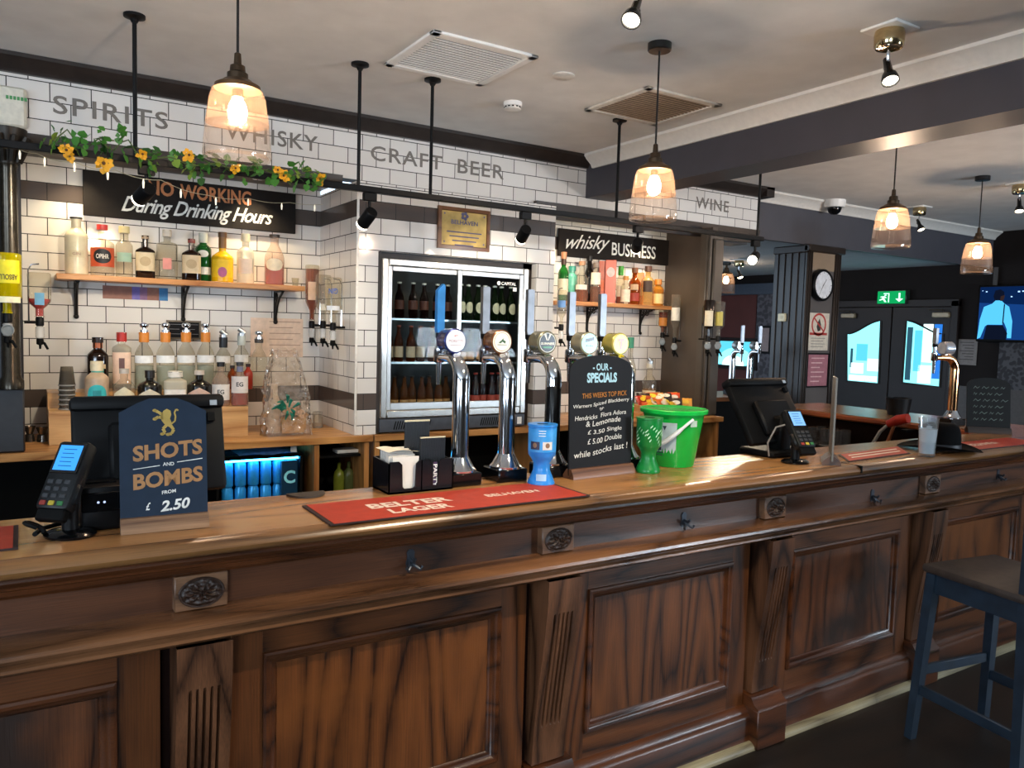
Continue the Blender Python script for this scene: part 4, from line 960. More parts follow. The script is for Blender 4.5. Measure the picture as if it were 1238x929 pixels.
recess = MB(); recess.box(FOX0, fx0, YF+.0, YF+.04, 1.01, FOZ1); recess.box(fx1, FOX1, YF+.06, YF+.1, 1.01, FOZ1); recess.box(FOX0, FOX1, YF+.06, YF+.1, fz1+.002, FOZ1)
struct('trim_6', recess, paint('#2c2420', .5))
def fbottle(kind, h, r, col, lab_c, cap_c, hz=.05, lz=(.25, .5), foil=None):
    t = thing('beer_bottle', '', 'bottle', (0, 0, 0))
    pr = [(r*.9, 0), (r, .006), (r, h*.5), (r*.9, h*.6), (r*.45, h*.78), (r*.38, h*.95), (r*.42, h*.97)]
    obj('bottle_glass', MB().lathe(pr, n=16), col, t)
    obj('cap', MB().lathe([(r*.46, h*.955), (r*.48, h), (0, h*1.005)], n=14), paint(cap_c, .35, .3), t)
    if lab_c:
        if kind == 'round':
            m_ = MB(); vs = []; n = 18
            for i in range(n+1): u = -1+2*i/n; q_ = r*1.15*math.sqrt(max(0, 1-u*u))+.0003; a = .9*u; vs += [(1.02*r*math.sin(a), -1.02*r*math.cos(a), h*.36-q_), (1.02*r*math.sin(a), -1.02*r*math.cos(a), h*.36+q_)]
            m_.add(vs, [(2*i, 2*i+2, 2*i+3, 2*i+1) for i in range(n)]); obj('label', m_, paint(lab_c, .6), t)
        else: obj('label', MB().lathe([(r*1.01, h*lz[0]), (r*1.01, h*lz[1])], n=16), paint(lab_c, .6), t)
    return t
DKB = glass('#3a1808', .05, .25, .8, '#2a1006'); GRB = glass('#1d3a12', .05, .3, .8, '#122a0c'); CLB = glass('#e6d8c8', .05, .06, .9); AMB = glass('#b0602a', .05, .2, .8, '#7a3a12'); PINKB = glass('#c46a60', .05, .2, .8, '#8a2a24')
KD = {}
KD['dark'] = ('dark bottle with foil cap', lambda: fbottle('std', .235, .031, DKB, '#5a2a18', '#d6d0c4'))
KD['sol'] = ('brown bottle with cream label', lambda: fbottle('std', .235, .03, AMB, '#d8bfa0', '#8a3a20', lz=(.12, .42)))
KD['clear'] = ('clear bottle of amber drink', lambda: fbottle('std', .22, .029, glass('#d8a878', .05, .15, .9, '#b0703a'), '#d9a56a', '#3a2a20', lz=(.08, .3)))
KD['green'] = ('green bottle with round label', lambda: fbottle('round', .245, .033, GRB, '#d6cdb0', '#d9d9d4'))
KD['slim'] = ('dark bottle with red label', lambda: fbottle('std', .24, .033, paint('#241114', .2), '#c0503f', '#a33a30', lz=(.15, .36)))
rowsF = [('dark', 2, 2.0, dmid-.02, 6, 'left door top shelf'), ('sol', 1, 2.01, dmid-.06, 6, 'left door middle shelf'), ('clear', 0, 2.0, dmid-.02, 8, 'left door bottom shelf'),
         ('green', 2, dmid+.07, fx1-.08, 7, 'right door top shelf'), ('clear', 1, dmid+.09, fx1-.1, 6, 'right door middle shelf'), ('slim', 0, dmid+.07, fx1-.09, 7, 'right door bottom shelf')]
for kind, lv, x0, x1, n, where in rowsF:
    desc, mk = KD[kind]; o0 = None
    for k in range(n):
        loc = (x0+(x1-x0)*k/(n-1), YF+.085+.02*(k % 2), SHZ[lv]+.001)
        lb = '%s, fridge %s, %s from left' % (desc, where, ORD[k])
        if o0 is None: o0 = mk(); o0.location = loc; o0['label'] = lb; o0['group'] = 'bottles in the fridge'
        else: dup(o0, loc, lb)
# ================================================================== bottles
def dep(p): return (Vector(p)-EYE).dot(FW)
def face(p): return -math.atan2(p[0], p[1])
def bprof(r, H, nr, s0, s1, lip=True):
    p = [(r*.9, 0), (r, .007), (r, H*s0)]
    for k in range(1, 6):
        u = k/6; p.append((nr+(r-nr)*math.cos(u*PI/2)**1.1 if u < 1 else nr, H*(s0+(s1-s0)*u)))
    p += [(nr, H*s1), (nr, H*.965)]
    if lip: p += [(nr*1.2, H*.967), (nr*1.2, H*.995)]
    return p
def label_patch(r, z0, z1, half, sq=2.0, asp=1.0, off=1.012, shape='rect', n=14):
    vs = []; fs = []
    def rad(a):
        if sq == 2: return r*off
        c_, s_ = abs(math.cos(a)), abs(math.sin(a)); return off*r/((c_**sq+s_**sq)**(1/sq))
    if shape == 'disc':
        zc, rz = (z0+z1)/2, (z1-z0)/2
        for i in range(19):
            u = -1+2*i/18; a = half*u; q = rz*math.sqrt(max(0, 1-u*u))+.0002
            k_ = rad(a); vs += [(k_*math.sin(a), -k_*math.cos(a), zc-q), (k_*math.sin(a), -k_*math.cos(a), zc+q)]
        return vs, [(2*i, 2*i+2, 2*i+3, 2*i+1) for i in range(18)]
    if shape == 'diamond':
        zs = lambda u: (z0+(z1-z0)*.62+(z1-z0)*.38*(1-abs(u)))
    else: zs = lambda u: z1
    def rad(a):
        if sq == 2: return r*off
        c_, s_ = abs(math.cos(a)), abs(math.sin(a)); return off*r/((c_**sq+s_**sq)**(1/sq))
    for i in range(n+1):
        u = -1+2*i/n; a = half*u; q = rad(a)
        vs += [(q*math.sin(a), -q*asp*math.cos(a), z0), (q*math.sin(a), -q*asp*math.cos(a), zs(u))]
    return vs, [(2*i, 2*i+2, 2*i+3, 2*i+1) for i in range(n)]
def bottle(px, ptop, wpx, Y, zb, lab, glassm, nr=.4, s0=.58, s1=.78, cap=('#222222', .12), sq=2, asp=1, label=None, label2=None, txt=None, fill=None, neck=None, grp=None, H=None, pour=None, inv=False, pos=None, r=None, name='spirit_bottle', cat='bottle', band=None):
    p = AY(px, ptop, Y) if pos is None else Vector(pos)
    H = H or p.z-zb; d = dep((p.x, Y if pos is None else p.y, zb+H/2)); r = r or wpx/2*d/F_PX
    y_ = Y if pos is None else p.y
    t = thing(name, lab, cat, (p.x, y_, zb+(H if inv else 0)), face((p.x, y_)), grp, PI if inv else 0)
    if inv: t.rotation_euler = (PI, 0, face((p.x, y_))+PI)
    n_r = nr*r; pr = bprof(r, H, n_r, s0, s1)
    obj('bottle_glass', MB().lathe(pr, n=24, sq=sq, asp=asp), glassm, t)
    if fill:
        lvl, fm = fill
        q = [(a*.93, max(b, .006)) for a, b in pr if b <= H*lvl]; q.append((q[-1][0], H*lvl))
        if inv: q = [(r*.93, H*(1-lvl))]+[(a*.93, b) for a, b in pr if b > H*(1-lvl) and b < H*.99]
        obj('liquid', MB().lathe(q, n=24, sq=sq, asp=asp), fm, t)
    if cap: obj('cap', MB().lathe([(n_r*1.28, H*(1-cap[1])), (n_r*1.3, H*1.0), (0, H*1.004)], n=16), paint(cap[0], .4), t)
    if neck: obj('neck_sleeve', MB().lathe([(n_r*1.12, H*neck[1]), (n_r*1.12, H*neck[2])], n=16), paint(neck[0], .4), t)
    for k, L_ in enumerate((label, label2)):
        if not L_: continue
        col, z0, z1, half = L_[:4]; shp = L_[4] if len(L_) > 4 else 'rect'
        vs, fs = label_patch(r, H*z0, H*z1, R(half), sq, asp, 1.012+.008*k, shp)
        lo = obj('label' if k == 0 else 'badge_label', MB().add(vs, fs), paint(col, .55, 0, .05), t)
        if txt and txt[5] == k:
            w_ = txt[1]; obj('print', letters(MB(), txt[0], 0, H*txt[2], r*w_, H*txt[3], 0, .02, wrap=r*(1.02+.008*k)+.0008), paint(txt[4], .5), lo)
    if pour:
        if pour == 'ball':
            m_ = MB().lathe([(n_r*1.05, H*.99), (n_r*1.05, H*1.04), (.010, H*1.05), (.010, H*1.075), (.022, H*1.09), (.026, H*1.12), (.024, H*1.15), (.012, H*1.165), (0, H*1.167)], n=18)
        else:
            m_ = MB().lathe([(n_r*1.15, H*.94), (n_r*1.15, H*1.05), (.008, H*1.06)], n=14)
            M_ = Matrix.Translation((0, 0, H*1.09)) @ Matrix.Rotation(R(-50), 4, 'Y'); m_.M = M_; m_.lathe([(.013, -.028), (.016, -.025), (.016, .02), (.013, .022)], n=16)
        obj('pourer', m_, CHROME if pour == 'ball' else STEEL, t)
    return t
CL = glass('#f3f0e6', .03, .05, .9); CLP = glass('#f3e6dc', .04, .14, .8, '#ffeede'); FROST = glass('#f2efe2', .15, .45, .6, '#f0ead8')
DK = paint('#1e120c', .12); GRN = glass('#2f8a3a', .04, .4, .9, '#2a7a36'); PNK = glass('#e0706a', .05, .35, .8, '#d85c58'); AMBL = glass('#c8701e', .05, .3, .8, '#b8601a')
YB1 = 5.17; g1 = 'bottles on the left wall shelf'
bottle(92, 263, 25, YB1, ZS1, 'tall cream stoneware bottle with black top at the left end of the left shelf', paint('#e2d6b4', .25, 0, .03), .42, .66, .82, ('#1d1a17', .03), label=('#d8c8a0', .3, .42, 40), txt=('GIN', .7, .36, .05, '#b08a78', 0), grp=g1)
bottle(123.5, 272, 26, YB1, ZS1, 'clear bottle with red crown cap and round black label on the left shelf', CL, .36, .62, .74, ('#d83a34', .1), label=('#c8542e', .18, .55, 75), label2=('#1c1a1a', .24, .52, 46, 'disc'), txt=('OPIHR', 1.1, .38, .09, '#e8e0d0', 1), grp=g1)
bottle(150, 274, 19, YB1, ZS1, 'slim clear bottle with small green label, third on the left shelf', CL, .5, .6, .74, ('#d8c890', .13), label=('#9ab8a0', .3, .48, 55), grp=g1)
bottle(175.5, 285, 22, YB1, ZS1, 'short brown apothecary bottle with cream label, beside the slim clear bottle', DK, .3, .62, .74, ('#9a8468', .08), label=('#d2bf9a', .17, .6, 58), label2=('#b8a078', .28, .5, 30, 'disc'), grp=g1, sq=3.2)
bottle(202, 278, 24, YB1, ZS1, 'clear square-shouldered bottle with pink figure print on the left shelf', CL, .34, .7, .76, ('#cfc4b4', .14), label=('#d88a80', .2, .42, 22), sq=3, grp=g1)
bottle(231.5, 289, 22, YB1-.03, ZS1, 'short brown apothecary bottle with red stopper, standing before a green bottle', DK, .3, .62, .74, ('#8a3a30', .1), label=('#cdb894', .17, .6, 58), label2=('#b29a74', .28, .5, 30, 'disc'), grp=g1, sq=3.2)
bottle(245.5, 282, 19, YB1+.05, ZS1, 'bright green bottle with pale neck, half hidden behind a brown bottle', GRN, .42, .66, .78, ('#cfd0c0', .2), label=('#e8e8da', .15, .3, 60), label2=('#e2e2d6', .5, .64, 40, 'disc'), grp=g1)
b_ = bottle(269, 281, 25, YB1, ZS1, 'bright yellow bottle with dark script and pink fruit print on the left shelf', paint('#e9b40e', .2), .32, .48, .62, ('#5a3a16', .1), neck=('#7a5216', .68, .9), label=('#eec21a', .1, .45, 60), label2=('#b05a86', .1, .3, 24, 'disc'), grp=g1)
bottle(297, 283, 20, YB1, ZS1, 'pale frosted bottle glowing under the downlight, between yellow and pink bottles', FROST, .4, .62, .74, ('#f0e0b8', .16), label=('#e8d0b8', .2, .5, 50), grp=g1)
bottle(332, 284, 23, YB1, ZS1, 'rounded bottle of pink spirit with oval cream label, last on the left shelf', CLP, .42, .5, .8, ('#2a211c', .06), label=('#e6d6b8', .28, .52, 55, 'disc'), fill=(.42, PNK), grp=g1)
single('shot_glass', MB().lathe([(.018, 0), (.024, .055), (.022, .055), (.017, .006), (0, .006)], n=18), CL, 'tiny clear shot glass at the right end of the left shelf', 'glass', (AY(357, 340, 5.15).x, 5.15, ZS1))
# two-step riser
ris = bpy.data.objects['bottle_riser']
ZA, ZBk = 1.187, 1.272
me = ris.data; me.clear_geometry()
ra, rb = AY(59, 505, 4.80).x, AY(300, 505, 4.80).x
m_ = MB(); m_.box(ra, rb, 4.80, 4.985, ZK+.001, ZA)
me.from_pydata(m_.v, [], m_.f); me.update(); ris['label'] = 'low light wooden riser carrying the front row of bottles behind the till'
single('bottle_riser', MB().box(ra, rb, 4.987, 5.24, ZK+.001, ZBk), me.materials[0], 'taller light wooden riser carrying the rear row of bottles behind the till', 'riser')
YR, YFt = 5.10, 4.90; g2 = 'bottles on the rear step behind the till'; g3 = 'bottles on the front step behind the till'
bottle(118, 408, 23, YR, ZBk, 'dark bottle with copper neck band on the rear step, farthest left', DK, .42, .64, .78, ('#2a1d18', .1), neck=('#b8643a', .8, .93), label=('#cdb58e', .42, .5, 40), label2=('#4ab0a0', .33, .42, 30), grp=g2, sq=3)
bottle(147, 402, 21, YR, ZBk, 'clear square bottle with red cap and red-edged label on the rear step', CL, .42, .72, .8, ('#c03028', .16), label=('#e6c4ac', .12, .66, 55), label2=('#6a4a4a', .34, .56, 16), sq=3.5, grp=g2)
for k, (px, w_) in enumerate(((174, 21), (200, 21), (225, 21), (248.5, 20))):
    bottle(px, 402, w_, YR, ZBk, 'orange-necked clear bottle with round chrome pourer, %s from the left of four' % ORD[k], CL, .42, .58, .8, ('#e08a30', .17), label=('#eef0f0', .47, .6, 70), fill=(.42, glass('#dfe8e4', .1, .35, .6, '#dfeae6')), pour='ball', grp=g2)
bottle(270, 408, 18, YR, ZBk, 'clear bottle with black collar and angled steel measure on the rear step', CL, .42, .6, .78, ('#15161c', .2), label=('#e8e4dc', .5, .64, 60), pour='tube', grp=g2)
bottle(292, 406, 18, YR, ZBk, 'clear bottle with angled steel measure just left of the cellophane bag', CL, .42, .6, .78, ('#cdd0c4', .18), label=('#e8e4dc', .5, .64, 60), pour='tube', grp=g2)
bottle(313, 410, 20, YR+.02, ZBk, 'tall clear bottle with round pourer standing behind the cellophane bag', CL, .4, .55, .8, ('#4a4038', .08), pour='ball', grp=g2)
bottle(281, 442, 11, 5.035, ZBk, 'small amber bottle squeezed behind the clear label bottle', AMBL, .4, .6, .8, ('#2a1d18', .12), grp=g2)
bottle(300, 440, 11, 5.035, ZBk, 'small red bottle squeezed behind the pink label bottle', paint('#a8301c', .2), .4, .6, .8, ('#3a1d18', .12), grp=g2)
bottle(117, 437, 26, YFt, ZA, 'stone-coloured bottle with round teal label on the front step', paint('#b39a80', .4), .42, .62, .78, ('#e0d2b0', .2), label=('#2fb0b4', .1, .52, 50, 'disc'), label2=('#1f8a90', .2, .4, 20), neck=('#4fb8a8', .76, .82), grp=g3)
bottle(150, 446, 25, YFt, ZA, 'round-shouldered clear bottle with pale diamond label on the front step', CL, .34, .5, .74, ('#b8b0a6', .12), label=('#ddd2b2', .06, .56, 60, 'diamond'), txt=None, grp=g3)
bottle(181, 448, 27, YFt, ZA, 'squat dark bottle with cream diamond label, first of the two dark ones', paint('#16130f', .15), .32, .56, .74, ('#1a1613', .2), label=('#d8cfb6', .06, .52, 62, 'diamond'), grp=g3)
bottle(212, 449, 26, YFt, ZA, 'white frosted square bottle between the two squat dark bottles', FROST, .5, .7, .8, ('#e8e2d6', .16), label=('#eee9df', .1, .5, 50), sq=3.4, grp=g3)
bottle(241, 448, 28, YFt, ZA, 'squat dark bottle with pinkish diamond label and red edge', paint('#16130f', .15), .32, .56, .74, ('#d6c9bc', .12), label=('#d9b8a4', .06, .54, 62, 'diamond'), label2=None, grp=g3)
bottle(267, 438, 21, YFt-.02, ZA, 'clear bottle with white label lettered EG beside the till corner', CLP, .34, .52, .76, ('#15120f', .1), label=('#ebe6de', .14, .5, 70), txt=('EG', .75, .33, .1, '#2a2622', 0), grp=g3)
bottle(290, 438, 20, YFt-.04, ZA, 'pink spirit bottle with white label lettered EG right of the till', CLP, .34, .52, .76, ('#3a3a3c', .08), neck=('#7a7f9a', .78, .9), label=('#ece4de', .3, .68, 70), txt=('EG', .8, .5, .1, '#2a2622', 0), fill=(.55, PNK), grp=g3)
# cups, measures
cp_ = AY(81, 470, 4.89); c0 = None
for k in range(6):
    loc = (cp_.x, 4.89, ZA+.001+.026*k)
    if c0 is None:
        c0 = thing('plastic_cup', '', 'cup', loc, 0, 'nested clear cups left of the bottles')
        obj('wall', MB().lathe([(.041, 0), (.030, .105), (.029, .105), (.040, .002)], n=22), glass('#d6d2c8', .08, .16, .9, '#9a9288'), c0)
        obj('rim', MB().lathe([(.041, 0), (.0435, .002), (.0435, .006), (.041, .008)], n=22), glass('#e8e4da', .06, .3, .9), c0); c0['label'] = 'upturned clear plastic cup, lowest of the nested stack left of the bottles'
    else: dup(c0, loc, 'upturned clear plastic cup, %s from the bottom of the nested stack' % ORD[k])
for k, (px, h_, lb) in enumerate(((36, .085, 'left steel spirit measure on the worktop beside the dark post'), (51, .08, 'right steel spirit measure on the worktop beside the riser'))):
    q = AZ(px, 534, ZK); m_ = MB().lathe([(.026, 0), (.022, h_*.45), (.016, h_*.5), (.03, h_), (.028, h_), (.015, h_*.53), (0, h_*.53)], n=20)
    single('spirit_measure', m_, paint('#8d877f', .2, .9), lb, 'measure', (q.x, q.y, ZK+.0005), group=None)
q = AZ(384, 517, ZK); single('upturned_glass', MB().lathe([(.036, 0), (.033, .105), (.0, .108), (0, .09), (.03, .088), (.033, .002)], n=24), glass('#f4f2ee', .02, .06, 1.2), 'clear tumbler upside down on the left worktop beside the tiled return', 'glass', (q.x, q.y, ZK+.0005))
# cellophane gift bag
q = AY(347, 520, 4.78); t = thing('cellophane_gift_bag', 'crinkled clear cellophane gift bag with teal bow on the left worktop', 'gift bag', (q.x, 4.78, ZK+.001))
rg = random.Random(2); ph = [rg.uniform(0, 6) for _ in range(12)]
rj = random.Random(21)
def crinkle(u, v):
    a = 2*PI*u; H = .52
    w_ = .15*(1-.25*v) if v < .62 else .15*.845*(1-.45*((v-.62)/.38))
    rr = 1+.05*math.sin(7*a+ph[0]+9*v)+.04*math.sin(13*a+ph[1]-14*v)+.03*math.sin(23*a+ph[2]+31*v)
    rr += .05*(rj.random()-.5)
    return (w_*rr*math.copysign(abs(math.cos(a))**.7, math.cos(a))-.02*v, .095*rr*(1-.55*v)*math.copysign(abs(math.sin(a))**.7, math.sin(a)), H*v*(1+.03*math.sin(5*a+ph[3])))
obj('cellophane', MB().grid(crinkle, 40, 26), glass('#f6efe6', .06, .12, 2.4, '#fff8f0', bumps=22), t, ang=3)
bow = MB()
for k in range(16):
    a = rg.uniform(0, 2*PI); c_ = Vector((-.025+.045*math.cos(a)*rg.random(), -.105-.012*rg.random(), .175+.035*math.sin(a)*rg.random())); L_ = rg.uniform(.03, .055)
    bow.tube([c_, c_+Vector((L_*math.cos(a)*.6, -.02, L_*math.sin(a)*.6+.015)), c_+Vector((L_*math.cos(a), .005, L_*math.sin(a)))], [.004, .011, .004], 5)
obj('teal_bow', bow, paint('#12806c', .4, 0, .2), t)
single('kraft_carton', MB().box(-.075, .075, -.045, .045, 0, .10, .003), paint('#c49a62', .7, 0, .1), 'kraft card carton inside the bottom of the cellophane gift bag', 'carton', (q.x+.03, 4.775, ZK+.014))
hm = MB(); hm.grid(lambda u, v: (-.08+.16*u, -.05+.1*v, .05*math.sin(PI*u)**.5*math.sin(PI*v)**.5+.012*math.sin(14*u+9*v)), 16, 10)
single('snack_packet', hm, paint('#c9a080', .4, 0, .4, scale=60), 'crumpled pale packet lying on the carton in the gift bag', 'packet', (q.x+.03, 4.775, ZK+.115))
hm = MB().lathe([(.04, 0), (.045, .05), (.04, .18), (.02, .24), (.02, .3)], n=18)
single('wrapped_bottle', hm, paint('#d9c7b2', .4, 0, .1), 'pale wrapped bottle standing in the back of the gift bag', 'bottle', (q.x-.075, 4.80, ZK+.014))
# ------------------------------------------------------------------ whisky shelf
Y5 = 5.17; g4 = 'bottles on the whisky shelf'
bottle(682, 305, 13, Y5-.06, ZS2, 'bottle with green shoulder and dark neck at the left end of the whisky shelf', GRN, .42, .55, .7, ('#b07a5a', .14), neck=('#3a1c12', .74, .86), label=('#cfc8b0', .12, .45, 70), grp=g4)
bottle(692, 322, 13, Y5+.07, ZS2, 'solid teal bottle beside the green-shouldered one', paint('#58a898', .3), .55, .7, .8, ('#2f8a7c', .14), grp=g4)
bottle(704, 316, 17, Y5, ZS2, 'rounded clear bottle with a little amber whisky beside the teal bottle', CL, .36, .5, .72, ('#b88a6a', .1), label=('#d8cfc6', .3, .42, 50), fill=(.3, AMBL), grp=g4)
bottle(713, 310, 11, Y5+.09, ZS2, 'black bottle behind the clear ones, left half of the whisky shelf', paint('#15120f', .15), .5, .6, .76, ('#15120f', .1), label=('#2a2622', .2, .5, 50), grp=g4)
bottle(721, 318, 13, Y5-.05, ZS2, 'slim clear bottle with grey label before the orange carton', CL, .45, .64, .78, ('#8a7a70', .12), label=('#ded4c6', .45, .75, 60), fill=(.4, glass('#d8a078', .05, .2, .8, '#b87a50')), grp=g4)
def carton(px, ptop, w, lab, col, lcol, Y=Y5, d=.05, disc_=True):
    p = AY(px, ptop, Y); H = p.z-ZS2; wd = w*dep(p)/F_PX/2
    t = thing('whisky_carton', lab, 'carton', (p.x, Y, ZS2), face((p.x, Y)), None)
    obj('box', MB().box(-wd, wd, -d, d, 0, H, .002), paint(col, .4, 0, .04), t)
    g = MB(); disc(g, 0, H*.72, wd*.75, -d-.001, 20, ry=wd*.9) if disc_ else g.box(-wd*.7, wd*.7, -d-.001, -d, H*.3, H*.55)
    obj('print', g, paint(lcol, .5), t)
carton(729, 316, 9, 'narrow tall orange carton in the middle of the whisky shelf', '#c24a1c', '#d8622e', Y5+.075, .045, False)
carton(739, 315, 13, 'tall orange-red carton with round grey emblem in the middle of the whisky shelf', '#c4482a', '#c8b8b4', Y5-.02, .04)
bottle(751, 322, 10, Y5+.05, ZS2, 'clear bottle with bright green cap behind the shelf centre', CL, .5, .62, .74, ('#3a9a2e', .24), label=('#d8d2ba', .2, .5, 60), fill=(.2, AMBL), grp=g4)
bottle(757, 334, 12, Y5-.03, ZS2, 'small clear bottle with pale label right of the orange cartons', CL, .42, .6, .78, ('#c88a3a', .14), label=('#e2dcc2', .08, .52, 65), grp=g4)
bottle(768, 324, 14, Y5, ZS2, 'amber whisky bottle with red-brown label right of centre on the whisky shelf', AMBL, .4, .58, .74, ('#7a4a2a', .14), label=('#a03a28', .1, .32, 60), label2=('#d2b08a', .4, .55, 40), grp=g4)
carton(775, 330, 8, 'small orange carton behind the amber whisky bottle', '#d8802e', '#efd9b0', Y5+.07, .03, False)
bottle(784, 322, 16, Y5-.02, ZS2, 'pale cream whisky bottle with dark square label near the right end', glass('#f0d8a0', .04, .25, .8, '#e8c890'), .4, .6, .74, ('#5a3a2a', .14), label=('#4a3428', .34, .62, 42), grp=g4)
bottle(796, 338, 14, Y5-.03, ZS2, 'golden whisky bottle with orange label, last on the whisky shelf', glass('#eab050', .04, .3, .8, '#e0a040'), .5, .58, .76, ('#c87a2a', .2), label=('#e8c88a', .08, .45, 65), grp=g4)
# bottles on the worktop below the whisky shelf and snack packets
bottle(763, 408, 15, 5.0, ZK, 'clear bottle with green cap standing behind the yellow tap badge', CL, .4, .55, .76, ('#3a8a6a', .14), label=('#cfd2c2', .2, .4, 60))
bottle(786, 440, 17, 4.95, ZK+.08, 'clear bottle with tilted steel measure beyond the specials board', CL, .4, .52, .74, ('#c8c2b2', .1), label=('#d8cba8', .1, .36, 65), fill=(.4, glass('#e8c88a', .05, .2, .8, '#d8b070')), pour='tube')
single('bottle_stand', MB().box(-.12, .14, -.08, .12, 0, .079, .004), wood('#8a5526', '#c89a60', 'x', .4, 12), 'small wooden block under the bottle with the steel measure', 'block', (AY(786, 480, 4.95).x, 4.95, ZK+.0005))
rg = random.Random(9)
pcol = ['#c8501e', '#e0b02a', '#1c1a1e', '#d86a2a', '#b02a20', '#e8d8b8', '#caa22a', '#3a2a24', '#d84a1e', '#e8a03a']
pk = AZ(800, 503, ZK)
def packet(loc, col, rz, rx, lab):
    m_ = MB(); 
    def top(sg): return lambda u, v: (-.056+.112*u, -.042+.084*v, sg*.022*(max(0, math.sin(PI*u))**.5)*(max(0, math.sin(PI*v))**.5)+.003*math.sin(20*u))
    m_.grid(top(1), 12, 8); m_.grid(top(-1), 12, 8)
    o = single('snack_packet', m_, paint(col, .3, 0, .05), lab, 'packet', loc, rz, 'snack packets piled beyond the bucket'); o.rotation_euler = (rx, 0, rz)
    g = letters(MB(), 'Crisps', 0, 0, .0001, .0001, 0) if False else None
    pr_ = MB(); 
    for sg in (1, -1):
        pr_.add([(.034*math.cos(2*PI*i/16), .018*math.sin(2*PI*i/16), sg*.0235) for i in range(16)], [tuple(range(16))])
    q = obj('printed_oval', pr_, paint(rg.choice(['#f0e6d0', '#e8b83a', '#8a1e1a', '#f2d23a']), .4), o)
cols_n = {'#c8501e': 'rust', '#e0b02a': 'yellow', '#1c1a1e': 'black', '#d86a2a': 'orange', '#b02a20': 'red', '#e8d8b8': 'cream', '#caa22a': 'mustard', '#3a2a24': 'brown', '#d84a1e': 'flame red', '#e8a03a': 'amber'}
tray = single('snack_tray', MB().box(-.26, .26, -.09, .14, 0, .045, .004).box(-.26, .26, -.092, -.086, .045, .075), wood('#8a5526', '#c48f56', 'x', .4, 12), 'wooden tray heaped with snack packets beyond the green bucket', 'tray', (pk.x-.08, 4.72, ZK+.0005))
for k, c_ in enumerate(pcol):
    packet((pk.x-.29+.045*k, 4.665+.02*(k % 3), ZK+.10+.02*(k % 2)), c_, rg.uniform(-.7, .7), R(62)+rg.uniform(-.25, .25), '%s snack packet in the front tray row beyond the bucket, %s from left' % (cols_n[c_], ORD[k]))
    packet((pk.x-.27+.045*k, 4.78+.02*(k % 2), ZK+.135+.03*rg.random()), pcol[(k*3+4) % 10], rg.uniform(-.7, .7), R(62)+rg.uniform(-.25, .25), '%s snack packet in the rear tray row beyond the bucket, %s from left' % (cols_n[pcol[(k*3+4) % 10]], ORD[k]))
# ------------------------------------------------------------------ optics: inverted bottles on wall brackets with measures under the necks
def optic(pos, lab, clear=True, arm=(0, .1), disc_=False):
    t = thing('optic_measure', lab, 'optic', pos, face(pos))
    obj('collar', MB().lathe([(.016, 0), (.02, -.01), (.02, -.045), (.014, -.05)], n=18), BLACK, t)
    obj('chamber', MB().lathe([(.014, -.05), (.021, -.055), (.021, -.11), (.014, -.115)], n=20), glass('#f2f2f0', .03, .3, 1.0), t)
    m_ = MB().lathe([(.014, -.115), (.017, -.12), (.017, -.145), (.006, -.15), (.005, -.17)], n=16); m_.tube([(0, 0, -.13), (.02, -.02, -.14), (.035, -.03, -.17)], [.01, .007, .006], 8)
    obj('valve', m_, BLACKM, t)
    iv = Matrix.Rotation(-face(pos), 3, 'Z') @ Vector((arm[0], arm[1], 0))
    m_ = MB().tube([(0, 0, -.03), (iv.x, iv.y, -.03)], .008, 8); obj('bracket_arm', m_, BLACK, t)
    lp_ = MB().tube([(iv.x*.7, iv.y*.7, -.03), (iv.x*.7, iv.y*.7, .24), (iv.x*.5, iv.y*.5, .27), (0, 0, .275)], .004, 6); obj('wire_holder', lp_, CHROME, t)
    if disc_:
        g = MB(); disc(g, 0, -.085, .024, -.0235, 24); g.tube([(.024*math.cos(2*PI*k/24), -.0235, -.085+.024*math.sin(2*PI*k/24)) for k in range(25)], .004, 6)
        obj('round_badge', g, paint('#7d8282', .3), t)
    return t
def inv_bottle(pos, H, r, lab, glassm, fill, label=None, label2=None, txt=None, nr=.36, sq=2, s0=.6, s1=.8):
    return bottle(0, 0, 0, 0, pos[2]-.005, lab, glassm, nr, s0, s1, None, sq, 1, label, label2, txt, fill, H=H, inv=True, pos=(pos[0], pos[1], 0), r=r)
xr_ = XR-.078
for k, (px, ptop, pbot, gm, fl, lb, lbl, tx) in enumerate((
    (377, 320, 388, CL, (.93, AMBL), 'inverted amber spirit bottle on the tiled return, farthest of the three', ('#d8b8a0', .3, .62, 35), None),
    (390.5, 332, 388, CL, None, 'inverted clear bottle with square cream label on the tiled return, middle of the three', ('#e6dcc8', .62, .76, 20), None),
    (402.5, 335, 390, CL, None, 'inverted clear bottle with blue lettering on the tiled return, nearest of the three', ('#e0e4ea', .62, .72, 50), ('GIN', 1.1, .3, .12, '#2a5ab0', 0)))):
    q = AX(px, pbot, xr_); H = AX(px, ptop, xr_).z-q.z
    inv_bottle((q.x, q.y, q.z), H, [.046, .05, .052][k], lb, gm, fl, lbl, None, tx)
    optic((q.x, q.y, q.z), 'black and clear optic measure under the %s inverted bottle of the tiled return' % ['farthest', 'middle', 'nearest'][k], arm=(.08, 0))
xl_ = XLP+.075; q = AX(48, 383, xl_)
inv_bottle((xl_, q.y, q.z), AX(48, 327, xl_).z-q.z,   .054, 'inverted square bottle with a little pink spirit and blue label beside the dark post', CL, (.42, PNK), ('#6aa8d0', .45, .72, 22), sq=3.4)
optic((xl_, q.y, q.z), 'black optic measure under the inverted bottle with pink spirit', arm=(-.07, 0))
